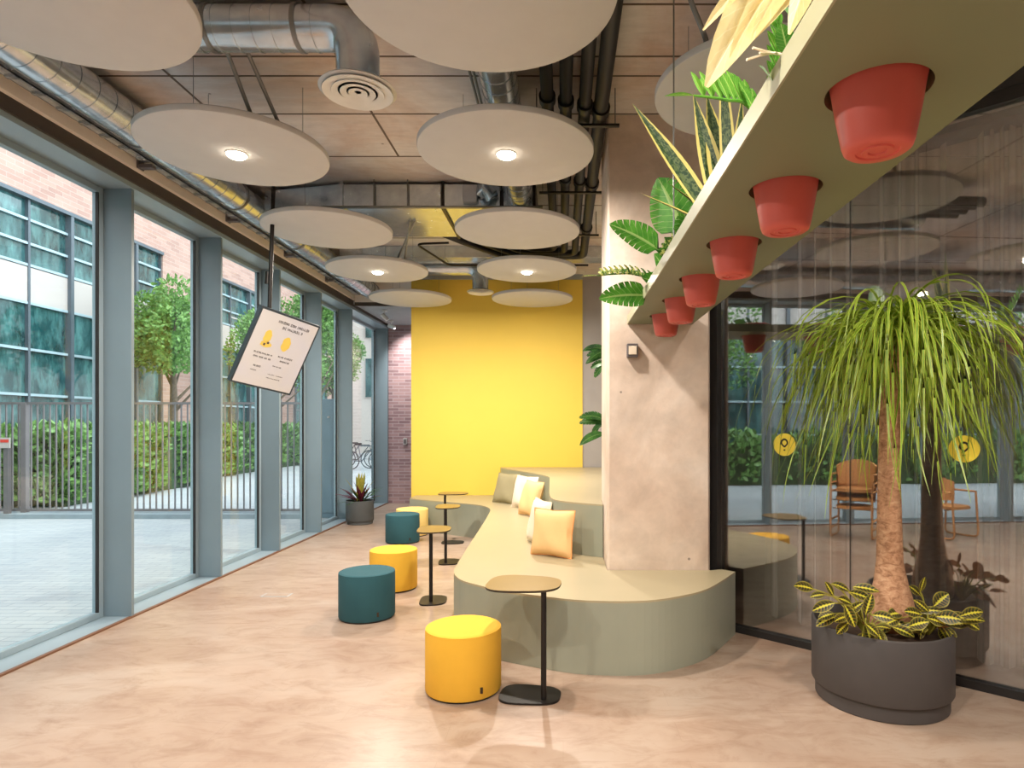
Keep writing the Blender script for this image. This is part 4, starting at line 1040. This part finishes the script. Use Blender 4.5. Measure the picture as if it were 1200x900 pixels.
# ------------------------------------------------------------------ chairs by the near windows (mirrored in the glass wall)
def chair(x, y, rz, label, z0=0, parts=True):
    t = thing('rattan_armchair', label, 'chair', (x, y, z0), 'rattan armchairs by the near windows')
    Mx = Matrix.Translation((x, y, z0)) @ Matrix.Rotation(rz, 4, 'Z')
    def fin(name, bm, mat): bmesh.ops.transform(bm, matrix=Mx, verts=bm.verts); obj(name, bm, mat, t, True)
    fin('seat', add_prism(BM(), superell(0, 0, .23, .22, 0, 3.2), .42, .46, bev=.01), 'rattan')
    bm = BM(); A = []; n = 12
    for s in (0, .02):
        g = []
        for i in range(n+1):
            a = PI*.12+PI*.76*i/n; row = []
            for j in range(7):
                v = j/6; h = .5+v*.36*(.75+.25*math.sin(PI*i/n)); row.append(bm.verts.new(((.25+s+.03*v)*math.cos(a), (.22+s+.05*v)*math.sin(a), h)))
            g.append(row)
        A.append(g)
    for k_, g in enumerate(A):
        for i in range(n):
            for j in range(6): q = (g[i][j], g[i+1][j], g[i+1][j+1], g[i][j+1]); bm.faces.new(q if k_ else q[::-1])
    for i in range(n):
        for j in (0, 6): bm.faces.new((A[0][i][j], A[0][i+1][j], A[1][i+1][j], A[1][i][j]))
    bmesh.ops.recalc_face_normals(bm, faces=bm.faces); fin('backrest', bm, 'rattan')
    for s in (-1, 1):
        fin('side_frame', tube(elbow([(s*.27, -.2, .66), (s*.27, -.24, .02), (s*.27, .24, .02), (s*.27, .22, .66), (s*.27, -.2, .66)], .08), .014, 10), 'rattan')
    fin('crossbar', tube([(-.27, -.1, .41), (.27, -.1, .41)], .011, 8), 'chrome'); fin('crossbar', tube([(-.27, .12, .41), (.27, .12, .41)], .011, 8), 'chrome')
chair(-2.5, 1.75, 2.3, 'rattan armchair at the bottom of the stack mirrored left of the palm trunk')
chair(-2.5, 1.75, 2.3, 'rattan armchair in the middle of the stack mirrored left of the palm trunk', .12)
chair(-2.5, 1.75, 2.3, 'rattan armchair on top of the stack mirrored left of the palm trunk', .24)
chair(-2.38, .40, 1.2, 'single rattan armchair mirrored in the glass right of the palm trunk', 0)

# ------------------------------------------------------------------ outside
struct('ground', box((-40, -40, -.3), (-3.87, 60, -.01)), 'paving')
struct('ground_beyond', box((-3.87, 13.1, -.3), (30, 60, -.01)), 'paving')
# fence
FY = 11.07
t = thing('metal_fence', 'tall fence of thin upright metal bars across the yard outside', 'fence', (-8, FY, 0))
obj('top_rail', box((-12.25, FY-.025, 1.96), (-4.42, FY+.025, 2.0)), 'fence', t)
obj('bottom_rail', box((-12.25, FY-.025, .09), (-4.42, FY+.025, .13)), 'fence', t)
for k_ in range(5):
    x1 = -4.5-1.645*k_; obj('post', box((x1-.045, FY-.045, -.01), (x1+.045, FY+.045, 1.99)), 'fence', t)
    bm = BM()
    for j in range(1, 15): add_box(bm, (x1-.1097*j-.009, FY-.012, .13), (x1-.1097*j+.009, FY+.012, 1.96))
    obj('bar_panel', bm, 'fence', t)
obj('kerb', box((-12.25, FY-.25, -.01), (-4.42, FY+.12, .07)), 'kerb', t)
t = thing('sign_post', 'slim grey post with a small red and white sign at the fence', 'sign', (-9.6, 10.9, 0))
obj('post', box((-9.63, 10.86, -.01), (-9.55, 10.93, 1.2)), 'fence', t); obj('sign_plate', box((-9.68, 10.84, 1.2), (-9.5, 10.86, 1.38), .004), 'white_panel', t)
M['red'] = simple('red_sign', srgb(200, 60, 50), .5); obj('sign_symbol', box((-9.66, 10.835, 1.3), (-9.52, 10.84, 1.35)), 'red', t)
t = thing('utility_cabinet', 'tall blue-grey metal cabinet outside at the end of the fence', 'cabinet', (-4.15, FY, 0))
obj('body', box((-4.38, FY-.15, -.01), (-3.93, FY+.25, 2.05), .01), 'cabinet', t); obj('door', box((-4.35, FY-.165, .08), (-3.96, FY-.15, 2.0), .004), 'cabinet', t); obj('knob', add_lathe(BM(), [(.02, 0), (.02, .03)], (-4.05, FY-.175, 1.72), 16), 'white_panel', t)
# hedge
def leaves_on(bm, n, pf, s0, s1, r):
    for _ in range(n):
        p, nrm = pf(); d = V((r.uniform(-1, 1), r.uniform(-1, 1), r.uniform(-.2, 1)))+nrm
        add_leaf(bm, p, d, r.uniform(s0, s1), s1*.5, .4, 2, up=nrm+V((0, 0, .01)), fold=.1)
r = random.Random(31)
def hedge(x0, x1, y0, y1, h, n, label):
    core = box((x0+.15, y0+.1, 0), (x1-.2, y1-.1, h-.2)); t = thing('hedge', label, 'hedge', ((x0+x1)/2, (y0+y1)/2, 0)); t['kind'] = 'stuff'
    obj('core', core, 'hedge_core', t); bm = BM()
    def pf():
        y = r.uniform(y0, y1); wob = .18*math.sin(y*2.3)+.12*math.sin(y*5.1)
        q = r.random()
        if q < .6: return V((x1-.25+wob+r.uniform(-.15, .15), y, r.uniform(.1, h-.1))), V((1, 0, .3))
        if q < .9: return V((r.uniform(x0+.1, x1-.2+wob), y, h-.15+r.uniform(-.1, .12)+wob*.5)), V((.2, 0, 1))
        return V((r.uniform(x0, x1-.2), y0+r.uniform(-.1, .15), r.uniform(.1, h))), V((0, -1, .3))
    leaves_on(bm, n, pf, .14, .26, r); obj('foliage', bm, 'leaf_hedge', t)
hedge(-11.9, -9.6, 12.3, 17.0, 1.5, 7000, 'dense bright green hedge behind the fence, nearer stretch')
hedge(-11.9, -10.4, 17.0, 30.0, 1.5, 7000, 'bright green hedge along the brick building, farther stretch')
hedge(-11.9, -10.0, -14.0, 10.5, 1.3, 7000, 'green hedge beyond the near paving, mirrored in the glass wall')
# office building across the yard
BX = -12.3
t = thing('office_building', 'pink brick office building with teal glazing across the yard', 'building', (BX-3, 15, 0))
bm = BM()
zt, zs1, zs0 = 6.9, 5.25, 4.45
wins = [(-14, 10.5), (11.0, 19.4), (22.1, 27.5), (29, 33)]
segs = [-16]+[v for w in wins for v in w]+[36]
for i in range(0, len(segs), 2): add_box(bm, (BX-.5, segs[i], 0), (BX, segs[i+1], zt))
add_box(bm, (BX-.5, -16, zt), (BX, 36, 16)); obj('brick_wall', bm, 'brick_out', t)
for wi, (a, b) in enumerate(wins):
    w = obj('window', box((BX-.4, a, .2), (BX-.12, b, zt)), 'facade_glass', t)
    obj('spandrel', box((BX-.12, a, zs0), (BX-.06, b, zs1)), 'white_panel', w)
    n = max(2, round((b-a)/1.2)); bm = BM()
    for i in range(n+1):
        y = a+(b-a)*i/n; wd_ = .05 if i % 2 == 0 else .03; add_box(bm, (BX-.12, y-wd_, .2), (BX+(.03 if i % 2 == 0 else -.04), y+wd_, zt))
    add_box(bm, (BX-.12, a, zt-.09), (BX+.04, b, zt)); obj('mullion', bm, 'mullion_grey', w)
    bm = BM()
    for z_ in (1.3, 2.3, 3.35, 4.42, 5.3, 5.8, 6.35): add_box(bm, (BX-.12, a, z_-.03), (BX-.05, b, z_+.03))
    obj('transom', bm, 'mullion_white' if wi < 3 else 'mullion_grey', w)
    obj('ceiling_lamp', box((BX-.12, a+1.5, 5.6), (BX-.1, a+2.6, 5.66)), 'white_panel', w)
t = thing('white_building', 'far white rendered building at the end of the street', 'building', (-12, 36, 0))
obj('wall', box((-26, 36.2, 0), (10, 38, 14)), 'white_render', t)
for x in (-22, -19, -16.5, -13.5, -10.5, -7):
    for z_ in (3.2, 6.6): 
        w = obj('window', box((x-.8, 36.1, z_), (x+.8, 36.2, z_+2.2)), 'facade_glass', t); obj('window_frame', box((x-.05, 36.05, z_), (x+.05, 36.1, z_+2.2)), 'white_panel', w)
def tree(x, y, h, cr, cz, n, label, seed):
    t = thing('tree', label, 'tree', (x, y, 0), 'trees outside the windows'); r = random.Random(seed)
    obj('trunk', tube([(x, y, -.01), (x+.05, y, h*.4), (x-.05, y+.1, h*.75)], .12, 12, radii=[.13, .1, .04]), 'bark', t, True)
    bs = BM(); 
    for i in range(7):
        a = i*.9; add_tube(bs, [(x, y, h*(.35+.05*i)), (x+cr*.6*math.cos(a), y+cr*.6*math.sin(a), h*(.5+.06*i))], .03, 6, radii=[.05, .015])
    obj('branch', bs, 'bark', t, True)
    bm = BM(); cl = [V((x+r.uniform(-.6, .6)*cr, y+r.uniform(-.6, .6)*cr, cz+r.uniform(-.55, .6)*cr*1.2)) for _ in range(16)]
    def pf():
        c = r.choice(cl); v = V((r.gauss(0, 1), r.gauss(0, 1), r.gauss(0, 1))).normalized(); return c+v*cr*.42*r.uniform(.6, 1), v
    leaves_on(bm, int(n*1.8), pf, .07, .15, r); obj('foliage', bm, 'leaf_tree', t)
tree(-10.9, 17.6, 5.4, 1.25, 4.3, 5000, 'green tree added for the reflection in the facade glass, second window bay', 1)  # added tree, stands in for a crown reflected in the facade glass
tree(-9.9, 21.5, 5.6, 1.6, 4.4, 5000, 'green tree seen through the third window bay', 2)
tree(-8.75, 22.5, 7.0, 1.0, 5.3, 3500, 'green tree seen through the fifth window bay', 3)
tree(-10.4, 28.5, 6, 1.4, 4.4, 4000, 'farthest green tree by the brick building', 4)
for i, y in enumerate((-9, -4, 1.5, 6.5)): tree(-10.6, y, 5, 1.5, 3.8, 2500, 'small garden tree above the hedge, seen only mirrored in the glass wall', 10+i)
# bicycles
def bike(x, y, label, mat):
    t = thing('bicycle', label, 'bicycle', (x, y, 0), 'parked bicycles at the end of the street')
    for s in (-.5, .5):
        c = V((x+s, y, .34)); w = obj('wheel', tube([c+V((.33*math.cos(a*PI/12), 0, .33*math.sin(a*PI/12))) for a in range(25)], .018, 8, caps=False), 'tyre', t, True)
        bm = BM()
        for a in range(6): add_tube(bm, [c, c+V((.32*math.cos(a*PI/3), 0, .32*math.sin(a*PI/3)))], .003, 4)
        obj('spokes', bm, 'chrome', w)
    bm = BM(); b0 = V((x-.5, y, .34)); bb = V((x-.08, y, .3)); st = V((x-.2, y, .85)); hd = V((x+.36, y, .85)); fw = V((x+.5, y, .34))
    for a, b in ((b0, bb), (bb, st), (st, b0), (st, hd), (bb, hd), (hd, fw)): add_tube(bm, [a, b], .016, 8)
    obj('frame', bm, mat, t, True); obj('handlebar', tube([(x+.3, y-.25, 1.02), (x+.36, y, 1.0), (x+.3, y+.25, 1.02)], .014, 8), 'chrome', t, True); add = box((x-.32, y-.06, .9), (x-.08, y+.06, .96), .02); obj('saddle', add, 'tyre', t)
bike(-7.1, 22.5, 'dark bicycle parked outside past the far windows, nearer one', 'bike_paint'); bike(-7.6, 23.6, 'dark bicycle parked outside past the far windows, farther one', 'tyre'); bike(-6.6, 23.2, 'blue-grey bicycle parked outside past the far windows, right one', 'cabinet')
